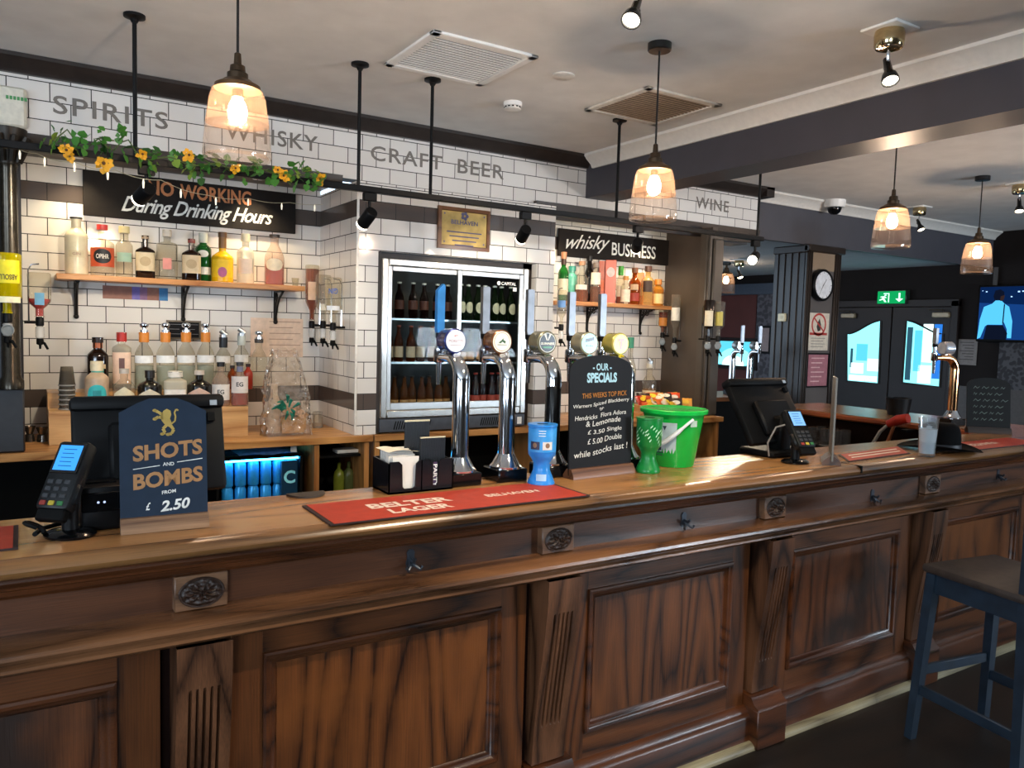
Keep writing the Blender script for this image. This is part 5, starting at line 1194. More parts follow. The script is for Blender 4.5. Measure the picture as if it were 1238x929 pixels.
pz = AY(9, 378, 4.50); inv_bottle((pz.x, 4.50, pz.z), AY(9, 305, 4.50).z-pz.z, .062, 'inverted yellow vodka bottle cut by the left edge of the view', glass('#e8d820', .04, .45, .9, '#d6c60c'), None, ('#e6e2c0', .72, .82, 60), ('#d8cc10', .12, .5, 55), ('ABSOLUT', 1.5, .40, .09, '#3a3a10', 1), nr=.3, s0=.72, s1=.82)
optic((pz.x, 4.50, pz.z), 'chrome optic with round white badge under the yellow bottle', arm=(0, .1), disc_=True)
# right of the whisky shelf, on the dark return and on the post
xw = XP-.075
for k, (px, ptop, pbot, gm, fl, lb, lbl) in enumerate((
    (801, 374, 402, CL, (.9, AMBL), 'inverted bottle with orange label low on the dark return beside the whisky shelf', ('#d88a3a', .35, .7, 55)),
    (815.5, 356, 408, CL, None, 'inverted clear bottle with white label beside the right end of the whisky shelf', ('#e6e2d8', .3, .6, 60)))):
    q = AX(px, pbot, xw); H = max(.2, AX(px, ptop, xw).z-q.z)
    inv_bottle((xw, q.y, q.z), H, .042, lb, gm, fl, lbl)
    optic((xw, q.y, q.z), 'optic measure with round window under the %s inverted bottle of the dark return' % ['farther', 'nearer'][k], arm=(.08, 0), disc_=True)
for k, (px, ptop, pbot, gm, fl, lb, lbl) in enumerate((
    (856, 362, 406, paint('#1c1512', .15), None, 'inverted dark bottle with cream label on the timber post', ('#e0d4b8', .3, .72, 45)),
    (868.5, 364, 406, CL, None, 'inverted clear bottle with yellow label beside the dark one on the post', ('#c8b85a', .3, .7, 40)))):
    q = AY(px, pbot, 4.60); H = AY(px, ptop, 4.60).z-q.z
    inv_bottle((q.x, 4.60, q.z), H, .046, lb, gm, fl, lbl, s0=.68, s1=.8)
    optic((q.x, 4.60, q.z), 'optic measure with round window under the %s bottle on the timber post' % ['dark', 'clear'][k], arm=(0, .10), disc_=True)
q = AY(676, 392, 4.9); inv_bottle((q.x+.02, 4.9, q.z), AY(676, 350, 4.9).z-q.z, .036, 'small inverted clear bottle with blue print left of the whisky shelf', CL, None, ('#5a86c0', .3, .5, 50))
optic((q.x+.02, 4.9, q.z), 'optic measure under the small inverted bottle left of the whisky shelf', arm=(-.06, .0))
# ================================================================== things on the bar
def P2(px, py): return AZ(px, py, ZB)
Z0 = ZB+.0006
# beer fonts
FYB = 2.365
def font(loc, rz, badge_label, lab, face_col, ring_col, handle_col, badge_fn, black=False, hh=.175, warm=False, plinth=True, BY=.075):
    t = thing('beer_tap', lab, 'beer tap', loc, rz)
    h = .40; zb = .045
    cm_ = paint('#d8a070', .1, 1, .03) if warm else CHROME
    if plinth: obj('plinth_block', MB().box(-.06, .06, -.055, .06, 0, zb, .004), BLACKG, t)
    obj('base_flange', MB().lathe([(.058, zb), (.058, zb+.006), (.05, zb+.014), (.036, zb+.04), (.031, zb+.05)], n=28), CHROME, t)
    body = [(0, 0, zb+.045), (0, 0, zb+.2), (0, 0, zb+h-.085)]
    for k in range(1, 8):
        a = PI/2*k/7; body.append((0, .075*(1-math.cos(a)), zb+h-.085+.075*math.sin(a)))
    body += [(0, .11, zb+h-.01), (0, .17, zb+h-.012)]
    rs = [.030]*3+[.030-.0012*k for k in range(1, 8)]+[.017, .014]
    obj('column', MB().tube(body, rs, 24), cm_, t)
    if black: obj('black_sleeve', MB().tube([(-.004, -.006, zb+.05), (-.004, -.006, zb+h-.12), (-.004, .0, zb+h-.10)], [.029, .029, .02], 20), BLACKG, t)
    tz = zb+h-.012
    tp_ = MB(); tp_.lathe([(.017, -.02), (.02, -.015), (.02, .03), (.014, .035)], (0, .175, tz), n=18); tp_.tube([(0, .175, tz-.02), (0, .175, tz-.10)], [.011, .008], 12); tp_.tube([(0, .175, tz+.03), (0, .175, tz+.07)], [.011, .012], 12)
    obj('spout', tp_, CHROME, t)
    obj('handle_collar', MB().lathe([(.013, tz+.068), (.016, tz+.072), (.016, tz+.088), (.011, tz+.09)], (0, .175, 0), n=16), BLACK, t)
    hm_ = MB(); hm_.prism([(-.011, tz+.085), (.011, tz+.085), (.015, tz+.10), (.015, tz+.09+hh*.97), (.009, tz+.09+hh*1.0), (-.015, tz+.09+hh*(.86 if handle_col == 'blue' else .99)), (-.015, tz+.10)], .165, .185)
    obj('handle', hm_, paint('#1c74b8', .35) if handle_col == 'blue' else paint('#85878c', .38, .9), t)
    bz = zb+h+.05
    bar_ = MB(Matrix.Translation((0, BY, bz))); bar_.lathe([(.037, -.045), (.042, -.04), (.042, .012), (.044, .016), (.044, .024), (.039, .027)], axis='y', n=36)
    bo = obj('badge_housing', bar_, paint(ring_col, .2, .5), t)
    obj('badge_stem', MB().tube([(0, BY+.01, zb+h-.02), (0, BY+.01, bz-.035)], .012, 12), CHROME, t)
    fm = MB(Matrix.Translation((0, BY, 0))); disc(fm, 0, bz, .0385, -.0275, 36); badge_fn(fm, bz)
    obj('badge_face', fm, [paint(c_, .25) for c_ in face_col], bo)
    return t
yb_ = -.0283
def bd1(m, z): letters(m, 'PORETTI', 0, z, .056, .010, yb_, .02, mi=1); m.box(-.022, .022, yb_, yb_+.0005, z-.016, z-.014, mi=1); letters(m, '1877', 0, z+.018, .016, .006, yb_, .02, mi=2)
def bd2(m, z):
    m.add([(x*.016, yb_, z+.004+y*.012) for x, y in ((-1, -.6), (-.3, -.8), (0, -.3), (.8, -.9), (1, -.2), (.3, .3), (.6, .9), (.1, .5), (-.3, 0))], [tuple(range(9))], 1); m.box(-.02, .02, yb_, yb_+.0005, z-.012, z-.010, mi=1)
    m.add([(.034*math.cos(2*PI*i/32), yb_, z+.034*math.sin(2*PI*i/32)) for i in range(32)]+[(.032*math.cos(2*PI*i/32), yb_, z+.032*math.sin(2*PI*i/32)) for i in range(32)], [(i, (i+1) % 32, 32+(i+1) % 32, 32+i) for i in range(32)], 2)
def bd3(m, z):
    letters(m, 'GUINNESS', 0, z-.004, .062, .009, yb_, .03, mi=1)
    for s_ in (-1, 1): m.add([(s_*.001, yb_, z+.008), (s_*.004, yb_, z+.008), (s_*.017, yb_, z+.032), (s_*.009, yb_, z+.036)], [(0, 1, 2, 3)], 1)
    m.box(-.02, .02, yb_, yb_+.0005, z-.021, z-.014, mi=2)
    m.add([(.037*math.cos(2*PI*i/32), yb_, z+.037*math.sin(2*PI*i/32)) for i in range(32)]+[(.035*math.cos(2*PI*i/32), yb_, z+.035*math.sin(2*PI*i/32)) for i in range(32)], [(i, (i+1) % 32, 32+(i+1) % 32, 32+i) for i in range(32)], 1)
def bd4(m, z):
    m.add([(-.02, yb_, z+.004), (.02, yb_, z+.012), (.02, yb_, z+.025), (-.02, yb_, z+.017)], [(0, 1, 2, 3)], 1)
    for k in range(4): m.box(-.016+.009*k, -.011+.009*k, yb_, yb_+.0004, z-.012, z-.007-.002*(k % 2), mi=1)
def bd5(m, z): letters(m, 'T', 0, z, .032, .042, yb_, .07, mi=1)
FONTS = [((557, 500), ('#e9ebf2', '#b8a0a8', '#c04a40'), '#27306a', 'blue', bd1, 'chrome beer tap with blue handle and white lettered badge, farthest left', False),
         ((613, 500), ('#eee8da', '#3a5a3a', '#b08a5a'), '#7a4a28', 'steel', bd2, 'chrome beer tap with cream badge and brown barrel, second from the left', False),
         ((668, 500), ('#0e1210', '#e6e2d2', '#2f7a4a'), '#8a8468', 'steel', bd3, 'beer tap with black stout badge and black-fronted column', True),
         ((719, 500), ('#8fdfe2', '#15242a', '#15242a'), '#b0a888', 'steel', bd4, 'beer tap with pale cyan badge behind the left side of the specials board', False),
         ((757, 500), ('#f2dc0a', '#d0601e', '#c0301c'), '#d8c860', 'steel', bd5, 'beer tap with yellow badge lettered T behind the specials board', False)]
for (p_, fc, rc, hc, fn, lb, bk) in FONTS:
    q = AY(p_[0], p_[1], FYB); font((q.x, FYB, Z0), 0, '', lb, fc, rc, hc, fn, bk)
q = P2(1150, 514); font((q.x, q.y, Z0), R(75), '', 'chrome swan-neck beer tap with copper-hued column, at the right on the bar return', ('#cfd4da', '#7a808a', '#9aa0aa'), '#a8acb4', 'steel', lambda m, z: m.box(-.02, .02, yb_, yb_+.0004, z-.004, z+.004, mi=1), False, .10, True)
# drip tray strip behind taps
single('drip_tray', MB().box(0, 1.0, 2.445, 2.58, 1.06, 1.09, .004).box(.02, .98, 2.46, 2.565, 1.09, 1.093), BLACKM, 'long black drip tray hung behind the row of beer taps', 'drip tray', (AY(557, 500, FYB).x-.07, -.012, 0))
# bar runners
MATR = paint('#a83018', .65, 0, .05); MATB = paint('#2a1512', .7); MATW = paint('#e2cfc0', .7)
def runner(cor, lab, text=None):
    t = thing('bar_mat', lab, 'bar mat', (0, 0, Z0))
    c_ = [Vector((p.x, p.y, 0)) for p in cor]; ctr_ = sum(c_, Vector())/4
    def ins(k): return [v+(ctr_-v).normalized()*k for v in c_]
    m_ = MB(); m_.prism([(v.x, v.y) for v in c_], 0, .004, 'xy'); obj('dark_border', m_, MATB, t)
    m_ = MB(); m_.prism([(v.x, v.y) for v in ins(.012)], .004, .0052, 'xy'); obj('red_field', m_, MATR, t)
    if text:
        m_ = MB(); text(m_, c_, ctr_); obj('lettering', m_, MATW, t)
    return t
fl = P2(400, 637); bl = P2(366, 615); fr_ = P2(711, 600); br_ = P2(640, 580)
fl.y = max(fl.y, 2.0); fr_.y = fl.y
br_ = Vector((fr_.x, fl.y+.25, 0)); bl = Vector((fl.x, fl.y+.25, 0))
def rtxt(m, c_, ct):
    x0, x1, y0, y1 = c_[0].x, c_[1].x, c_[0].y, c_[2].y
    letters(m, 'BELTER', x0+.30, y0+.145, .27, .06, .0056, .035, flat=True); letters(m, 'LAGER', x0+.30, y0+.065, .20, .055, .0056, .035, flat=True)
    letters(m, 'BELHAVEN', x0+.66, y0+.13, .20, .035, .0056, .02, flat=True)
runner([fl, fr_, br_, bl], 'red bar runner lettered BELTER LAGER lying before the beer taps', rtxt)
pa, pb = P2(22, 637), P2(22, 665); runner([Vector((-.45, max(pb.y, 2.0), 0)), Vector((pb.x, max(pb.y, 2.0), 0)), Vector((pb.x, pa.y, 0)), Vector((-.45, pa.y, 0))], 'red bar runner with dark edge cut by the left side of the view')
runner([P2(1026, 559), P2(1100, 549), P2(1086, 541), P2(1014, 551)], 'faded red bar mat with pale stripes between the second card reader and the pint glass', lambda m, c_, ct: [m.add([tuple(c_[0].lerp(c_[1], .1).lerp(c_[3].lerp(c_[2], .1), v)+Vector((0, 0, .0056))), tuple(c_[0].lerp(c_[1], .9).lerp(c_[3].lerp(c_[2], .9), v)+Vector((0, 0, .0056))), tuple(c_[0].lerp(c_[1], .9).lerp(c_[3].lerp(c_[2], .9), v+.12)+Vector((0, 0, .0056))), tuple(c_[0].lerp(c_[1], .1).lerp(c_[3].lerp(c_[2], .1), v+.12)+Vector((0, 0, .0056)))], [(0, 1, 2, 3)]) for v in (.3, .6)])
runner([Vector((4.0, 2.03, 0)), Vector((4.75, 2.03, 0)), Vector((4.75, 2.22, 0)), Vector((4.0, 2.22, 0))], 'orange-red bar runner right of the black hat', lambda m, c_, ct: letters(m, 'BELHAVEN', 4.3, 2.13, .26, .05, .0056, .02, flat=True))
# small dark leather-like coaster
q = P2(371, 599); single('dark_coaster', MB().prism([(.06*math.cos(PI+PI*i/16), .05+.06*math.sin(PI+PI*i/16)*1.2) for i in range(17)], 0, .006, 'xy'), paint('#3a3028', .6), 'dark half-round mat on the bar left of the napkin holder', 'mat', (q.x, q.y-.03, Z0))
# ------------------------------------------------------------------ SHOTS AND BOMBS sign
def counter_sign(loc, rz, w, h, lab, shoulder, arch, col, lean=-8, base_col=('#5a3a24', '#9a7452'), bw=1.0):
    t = thing('counter_sign', lab, 'sign', loc, rz)
    bs = MB().sweep([(-.03, 0), (.03, 0), (.03, .012), (.012, .036), (-.014, .036), (-.03, .010)], -w/2*bw, w/2*bw)
    obj('wooden_base', bs, wood(base_col[0], base_col[1], 'x', .45, 12, 1.2), t)
    if arch == 'ogee':
        top = [(w/2, shoulder)]+[(w/2*math.cos(PI*i/24)*.999, shoulder+(h-shoulder)*math.sin(PI*i/24)**.8) for i in range(1, 24)]+[(-w/2, shoulder)]
    else:
        top = [(w/2, shoulder), (w*.30, h-.012), (w*.16, h), (-w*.16, h), (-w*.30, h-.012), (-w/2, shoulder)]
    M_ = Matrix.Translation((0, 0, .012)) @ Matrix.Rotation(R(lean), 4, 'X')
    pl = MB(M_); pl.prism([(-w/2, .0), (w/2, .0)]+top, -.004, .004)
    bd = obj('board', pl, paint(col, .6, 0, .04, spec=.25), t)
    return t, M_, bd
q0, q1 = P2(147, 648), P2(254, 638); cq = (q0+q1)/2; rz1 = math.atan2(q1.y-q0.y, q1.x-q0.x)
wS = (q1-q0).length; hS = (AY(200, 484, cq.y).z-ZB)*.965
t, M_, bd = counter_sign((cq.x, cq.y+.03, Z0), rz1, wS, hS, 'navy counter sign with gold lion reading SHOTS AND BOMBS FROM £2.50', hS-.035, 'clip', '#1b2a3c')
yb2 = -.0052; LT = MB(M_); CO = '#a87848'
letters(LT, 'SHOTS', .01, hS*.585, wS*.80, hS*.125, yb2, .035, slope=.08); obj('copper_lettering', LT, paint(CO, .5), bd); LT = MB(M_); letters(LT, 'BOMBS', .01, hS*.365, wS*.80, hS*.125, yb2, .035, slope=.08)
obj('copper_lettering', LT, paint(CO, .5), bd)
LT = MB(M_); letters(LT, 'AND', .01, hS*.475, wS*.13, hS*.028, yb2, .02); letters(LT, 'FROM', .01, hS*.255, wS*.16, hS*.028, yb2, .02, slope=.1)
obj('white_lettering', LT, CHALK, bd); LT = MB(M_)
for s_ in (-1, 1): LT.add([(.01+s_*wS*.10, yb2, hS*(.473+s_*.010)), (.01+s_*wS*.40, yb2, hS*(.473+s_*.03)), (.01+s_*wS*.40, yb2, hS*(.479+s_*.03)), (.01+s_*wS*.10, yb2, hS*(.479+s_*.010))], [(0, 1, 2, 3)])
obj('white_rule', LT, CHALK, bd); LT = MB(M_); letters(LT, '2.50', .025, hS*.15, wS*.34, hS*.085, yb2, .03, .2, slope=.08); letters(LT, '£', -wS*.19, hS*.15, wS*.055, hS*.06, yb2, .02, .2)
obj('white_lettering', LT, CHALK, bd)
LI = MB(M_); lc = Vector((.005, 0, hS*.815)); s_ = hS*.105
def lp_(pts, mi=0): LI.add([(lc.x+a*s_, yb2, lc.z+b*s_) for a, b in pts], [tuple(range(len(pts)))], mi)
lp_([(-.35, .45), (-.15, .8), (.1, .95), (.35, .8), (.4, .5), (.3, .2), (.45, -.2), (.35, -.5), (.1, -.35), (-.1, -.2), (-.3, .1)])
for limb in ([(-.2, .5), (-.55, .75), (-.75, .85)], [(-.15, .25), (-.5, .35), (-.75, .2)], [(.05, -.3), (-.2, -.55), (-.05, -.85), (-.25, -.95)], [(.35, -.35), (.55, -.65), (.4, -.95), (.15, -1.0)]):
    for (a0, b0), (a1, b1) in zip(limb, limb[1:]):
        d = Vector((a1-a0, b1-b0)).normalized(); n_ = Vector((-d.y, d.x))*.12
        lp_([(a0+n_.x, b0+n_.y), (a1+n_.x*.8, b1+n_.y*.8), (a1-n_.x*.8, b1-n_.y*.8), (a0-n_.x, b0-n_.y)])
    a1, b1 = limb[-1]; lp_([(a1+.16*math.cos(2*PI*i/8), b1+.12*math.sin(2*PI*i/8)) for i in range(8)])
tail = [(.4, -.2), (.65, 0), (.7, .35), (.62, .65), (.75, .9), (.9, .8)]
for (a0, b0), (a1, b1) in zip(tail, tail[1:]):
    d = Vector((a1-a0, b1-b0)).normalized(); n_ = Vector((-d.y, d.x))*.06; lp_([(a0+n_.x, b0+n_.y), (a1+n_.x, b1+n_.y), (a1-n_.x, b1-n_.y), (a0-n_.x, b0-n_.y)])
obj('gold_lion', LI, paint('#b89a4e', .45, .2), bd)
# ------------------------------------------------------------------ tills seen from behind
def till(loc, rz, w, lab, L=.33, tilt=-28):
    t = thing('till', lab, 'till', loc, rz)
    M_ = Matrix.Translation((0, 0, .055)) @ Matrix.Rotation(R(-tilt), 4, 'X')
    b_ = MB(M_); b_.box(-w/2, w/2, -.018, .02, 0, L, .012, seg=2); b_.box(-w/2-.004, w/2+.004, -.034, .026, L-.035, L+.006, .014, seg=2)
    obj('monitor_case', b_, paint('#08090b', .5, 0, .05, spec=.18), t)
    b_ = MB(M_); b_.box(-w/2+.012, w/2-.012, .02, .022, .02, L-.03); obj('screen', b_, BLACKG, t)
    b_ = MB(M_); b_.box(-w*.28, w*.28, -.05, -.017, .03, .2, .01); b_.box(w*.38, w*.43, -.0345, -.018, L-.075, L-.05) ; obj('rear_housing', b_, paint('#07080a', .5, spec=.18), t)
    b_ = MB(); b_.box(-w*.32, w*.32, -.06, .13, 0, .03, .008); b_.box(-w*.1, w*.1, -.03, .05, .02, .18, .01); obj('stand', b_, BLACKM, t)
    b_ = MB(M_); b_.box(w*.40, w*.45, -.0355, -.034, L-.07+.04, L-.05+.035); obj('sticker', b_, paint('#aab4bc', .5), t)
    return t
ql, qr = AY(84, 488, 2.28), AY(276, 478, 2.28)
till(((ql.x+qr.x)/2+.008, 2.34, Z0), 0, qr.x-ql.x, 'large black till monitor seen from behind at the left of the bar', L=((ql.z+qr.z)/2-ZB-.055)/math.cos(R(16))-.012, tilt=16)
q = AZ(955, 558, ZB); ql, qr = AY(941, 470, 2.22), AY(1013, 465, 2.22)
till(((ql.x+qr.x)/2-.02, 2.34, Z0), R(2), (qr.x-ql.x)*1.0, 'tilted black till monitor seen from behind, beside the second card reader', L=.32, tilt=32)
# small dark customer display beside first till
q = P2(118, 640); t = thing('receipt_printer', 'small black receipt printer between the card reader and the navy sign', 'printer', (q.x+.01, q.y+.035, Z0))
obj('housing', MB().box(-.05, .05, -.06, .06, 0, .115, .012, seg=2), BLACK, t); obj('paper_slot', MB().box(-.035, .035, -.02, -.012, .115, .118), BLACKG, t); obj('lid', MB().box(-.048, .048, -.065, -.058, .05, .1, .003), BLACKG, t)
g = MB(); 
for k in range(2): disc(g, -.01+.014*k, .075, .003, -.0655, 10)
obj('indicator', g, glow('#bcd0ff', 1.0), t)
# ------------------------------------------------------------------ card readers
def card_reader(loc, rz, lab, tilt, screen, yaw2=0, S=1.0, tower=.16):
    t = thing('card_reader', lab, 'card reader', loc, rz)
    obj('foot', MB().lathe([(.06, 0), (.062, .006), (.05, .014), (.02, .018), (0, .018)], n=28, asp=.85), BLACKG, t)
    obj('pole', MB().tube([(0, 0, .015), (0, 0, tower)], .019, 16), BLACK, t)
    M_ = Matrix.Translation((0, -.012, tower+.02)) @ Matrix.Rotation(R(tilt), 4, 'X')
    b_ = MB(M_); b_.box(-.042*S, .042*S, -.02, .022, -.085*S, .095*S, .012, seg=2); b_.box(-.047*S, .047*S, -.012, .016, -.07*S, -.01*S, .008)
    c_ = obj('handset', b_, paint('#101214', .4, 0, .05, spec=.25), t)
    b_ = MB(M_); b_.box(-.036*S, .036*S, -.0215, -.019, .006*S, .086*S, .002); obj('bezel', b_, BLACKG, c_)
    b_ = MB(M_); b_.box(-.029*S, .029*S, -.0222, -.0215, .014*S, .08*S); obj('lit_screen', b_, glow(screen, 1.0), c_)
    b_ = MB(M_)
    for k in range(5): b_.box(-.018*S, .016*S-.004*(k % 2), -.0226, -.0222, .024*S+.011*k*S, .026*S+.011*k*S)
    obj('screen_text', b_, glow('#2a6fb8', .6), c_)
    for r_ in range(4):
        for k in range(3):
            b_ = MB(M_); b_.box((-.03+.022*k)*S, (-.014+.022*k)*S, -.0225, -.019, (-.076+.018*r_)*S, (-.064+.018*r_)*S, .002)
            obj('key', b_, paint(['#8a2a1e', '#b09a2a', '#2a6a3a'][k] if r_ == 0 else '#2c2e32', .5), c_)
    b_ = MB(M_); b_.box(-.036*S, .036*S, -.012, .012, -.11*S, -.08*S, .004); obj('card_slot', b_, BLACKM, c_)
    return t
q = P2(85, 648); card_reader((q.x, q.y, Z0), R(-38), 'card reader on a round-footed pole with bright blue screen at the left end', -33, '#3f9cff', S=1.0, tower=.125)
tc_ = MB().tube([(q.x-.075, q.y+.0, Z0+.012), (q.x-.06, q.y+.05, Z0+.012), (q.x-.02, q.y+.085, Z0+.012), (q.x+.05, q.y+.10, Z0+.01), (q.x+.10, q.y+.10, Z0+.01)], .006, 8)
tc_.tube([(q.x-.075+.02*math.cos(2*PI*i/14), q.y+.012*math.sin(2*PI*i/14), Z0+.012+.03*abs(math.sin(PI*i/14))) for i in range(12)], .006, 8)
single('reader_cable', tc_, BLACKM, 'black cable coiled behind the left card reader', 'cable')
q = P2(961, 560); card_reader((q.x, q.y, Z0), R(-14), 'card reader on a pole with pale blue screen before the tilted till', -38, '#7fb4ee', S=1.05, tower=.12)
tc_ = MB().tube([(q.x-.02, q.y+.02, Z0+.17), (q.x-.06, q.y+.06, Z0+.15), (q.x-.085, q.y+.08, Z0+.08), (q.x-.06, q.y+.09, Z0+.02)], .004, 8)
single('reader_cable', tc_, paint('#7d7a76', .5), 'pale cable looping left from the second card reader', 'cable')
# ------------------------------------------------------------------ napkin and straw holder
c1, c2 = P2(468, 598), P2(549, 592); t = thing('bar_caddy', 'black plastic bar caddy holding napkins and straws, left of the first beer tap', 'caddy', ((c1.x+c2.x)/2, 2.295, Z0)); wC = (c2.x-c1.x)/2
cd = MB(); yk = .135
cd.box(-wC, wC, 0, yk, 0, .006)
def notch(y0, y1, pts): cd.prism(pts, y0, y1, 'xz')
H1 = .105
prof = [(-wC, 0), (wC, 0), (wC, H1*.95), (wC*.95, H1), (wC*.62, H1), (wC*.55, H1*.92), (wC*.5, H1*.2), (wC*.42, H1*.15), (wC*.36, H1*.2), (wC*.30, H1*.92), (wC*.2, H1), (-wC*.08, H1), (-wC*.18, H1*.9), (-wC*.2, H1*.2), (-wC*.26, H1*.14), (-wC*.52, H1*.14), (-wC*.58, H1*.2), (-wC*.60, H1*.9), (-wC*.7, H1), (-wC*.95, H1), (-wC, H1*.95)]
cd.prism(prof, 0, .004); cd.prism([(-wC, 0), (wC, 0), (wC, H1), (-wC, H1)], yk-.004, yk)
cd.prism([(0, 0), (yk, 0), (yk, H1), (0, H1*.95)], -wC, -wC+.004, 'yz'); cd.prism([(0, 0), (yk, 0), (yk, H1), (0, H1*.95)], wC-.004, wC, 'yz'); cd.prism([(0, 0), (yk, 0), (yk, H1), (0, H1)], -.002, .002, 'yz')
obj('tray_body', cd, paint('#0b0d12', .25), t)
sd = MB(); sd.box(wC*.38, wC*.50, .0045, .006, .01, .095); letters(sd, 'LUXURY', wC*.44, .055, .07, .012, .0035, .02, turn=PI/2) if False else None
obj('insert_card', sd, paint('#3a2c4a', .5), t)
lt_ = letters(MB(), 'LAVAZZA' if False else 'PARTY', wC*.44, .05, .075, .014, .004, .02, turn=R(-90)); obj('card_lettering', lt_, CHALK, t)
nx, ny = (c1.x+c2.x)/2-wC*.5, 2.295
rg = random.Random(6)
for k in range(7):
    nm = MB(); M_ = Matrix.Translation((rg.uniform(-.004, .004), 0, 0)) @ Matrix.Rotation(rg.uniform(-.05, .05), 4, 'Y'); nm.M = M_
    nm.box(-wC*.40, wC*.40, 0, .008, 0, .112+.003*k)
    single('paper_napkin', nm, paint('#ddd8cf', .85, 0, .02), 'white paper napkin standing in the left bay of the bar caddy', 'napkin', (nx, ny+.012+.014*k, Z0+.0065), group='napkins in the caddy')
nm = MB().grid(lambda u, v: (-wC*.47+.94*wC*u, .115*v, .004*math.sin(5*u)+.012*(1-v)*u-.01*u*u), 8, 6)
o = single('paper_napkin', nm, paint('#e9e2cc', .85, 0, .02), 'cream paper napkin folded over the top of the napkin bay', 'napkin', (nx, ny+.008, Z0+.135), group=None)
st0 = None; ns = 0
for r_ in range(2):
    for k in range(15):
        loc = ((c1.x+c2.x)/2+.012+(wC-.03)*k/14*1.0-(.03 if r_ else 0), 2.295+.035+.06*r_, Z0+.0065)
        ns += 1
        if st0 is None:
            st0 = thing('drinking_straw', '', 'straw', loc, 0, 'straws in the caddy')
            obj('tube', MB().tube([(0, 0, 0), (0, 0, .165)], .0038, 8), paint('#14161a', .35), st0); obj('paper_tip', MB().tube([(0, 0, .165), (0, 0, .169)], .0039, 8), paint('#cfc6a8', .8), st0); st0['label'] = 'black straw standing in the front row of the bar caddy'
        else:
            d = dup(st0, loc, 'black straw standing in the %s row of the bar caddy' % ['front', 'taller back'][r_]); d.scale = (1, 1, 1 if r_ == 0 else 1.3)
# ------------------------------------------------------------------ specials chalkboard
q0, q1 = P2(692, 581), P2(767, 572); cq = (q0+q1)/2; wB = (q1-q0).length; hB = AY(730, 434, cq.y+.02).z-ZB
rzB = math.atan2(q1.y-q0.y, q1.x-q0.x)
t, M_, bd = counter_sign((cq.x, cq.y+.026, Z0), rzB, wB, hB, 'black arched chalkboard headed OUR SPECIALS on a wooden base before the beer taps', hB*.86, 'ogee', '#101115', base_col=('#4a2c1c', '#80563a'), lean=-2)
L1 = MB(M_); letters(L1, '- OUR -', .0, hB*.90, wB*.30, hB*.062, yb2, .03); letters(L1, 'SPECIALS', .0, hB*.81, wB*.48, hB*.085, yb2, .045)
obj('printed_heading', L1, paint('#9cc4d4', .6), bd)
L2 = MB(M_); letters(L2, 'THIS WEEKS TOP PICK', .015, hB*.665, wB*.72, hB*.042, yb2, .0, slope=.03)
obj('orange_chalk', L2, paint('#b8782a', .8), bd)
L3 = MB(M_)
for body, cx_, cz_, w_, h_, sl in (('Warners Spiced Blackberry', .0, .59, .90, .040, .09), ('or', .0, .545, .07, .022, .05), ('Hendricks  Flora Adora', -.01, .49, .82, .038, .08), ('& Lemonade', .03, .435, .56, .046, .1), ('£ 3.50 Single', .055, .355, .55, .046, .08), ('£ 5.00 Double', .055, .285, .55, .046, .1), ('while stocks last !', .0, .19, .86, .052, .1)):
    letters(L3, body, cx_*wB, cz_*hB, w_*wB, h_*hB, yb2, .004, .08, slope=sl, wave=.002)
obj('white_chalk', L3, paint('#d4d4ce', .9), bd)
# ------------------------------------------------------------------ charity cups and bucket
def charity(px, py, H, col, lab, deco):
    q = P2(px, py); t = thing('collecting_cup', lab, 'collecting cup', (q.x, q.y, Z0), face(q))
    r = H*.225
    obj('body', MB().lathe([(r*.95, 0), (r*1.0, .008), (r*.92, H*.08), (r*.62, H*.24), (r*.60, H*.36), (r*.8, H*.44), (r*1.0, H*.5), (r*1.04, H*.96), (r*1.08, H*.97), (r*1.08, H), (r*.9, H*1.0), (0, H*.99)], n=32), paint(col, .3), t)
    obj('slot', MB().box(-r*.4, r*.4, -.003, .003, H*.992, H*1.002), BLACKM, t)
    deco(t, r, H); return t
def d_blue(t, r, H):
    vs, fs = label_patch(r*1.03, H*.56, H*.93, R(75)); obj('sleeve', MB().add(vs, fs), paint('#3a96dc', .4), t)
    m_ = MB()
    for a, c_ in ((-30, 0), (22, 1)):
        vs, fs = label_patch(r*1.035, H*.60, H*.73, R(20), off=1.02); Mz = Matrix.Rotation(R(a), 3, 'Z'); m_.add([Mz @ Vector(v) for v in vs], fs, c_)
        vs, fs = label_patch(r*1.035, H*.63, H*.71, R(9), off=1.027, shape='disc'); m_.add([Mz @ Vector(v) for v in vs], fs, 2)
    obj('printed_photos', m_, [paint('#2a2a48', .4), paint('#d8d2cc', .4), paint('#8a6a54', .4)], t)
    m_ = MB()
    for k in range(4): letters(m_, 'm m', -r*.5, H*(.90-.045*k), r*.5, H*.016, 0, 0, wrap=r*1.06) if False else m_.add(*label_patch(r*1.03, H*(.90-.04*k), H*(.91-.04*k), R(14), off=1.015)) if k < 3 else None
    obj('white_print', m_, WHITE, t)
    vs, fs = label_patch(r*.9, H*.09, H*.2, R(24), off=1.0); obj('foot_label', MB().add([(v[0], v[1]*1.0, v[2]) for v in vs], fs), paint('#a8cbe8', .5), t)
charity(654, 586, .215, '#2a84d6', 'bright blue waisted charity collecting cup beside the specials board', d_blue)
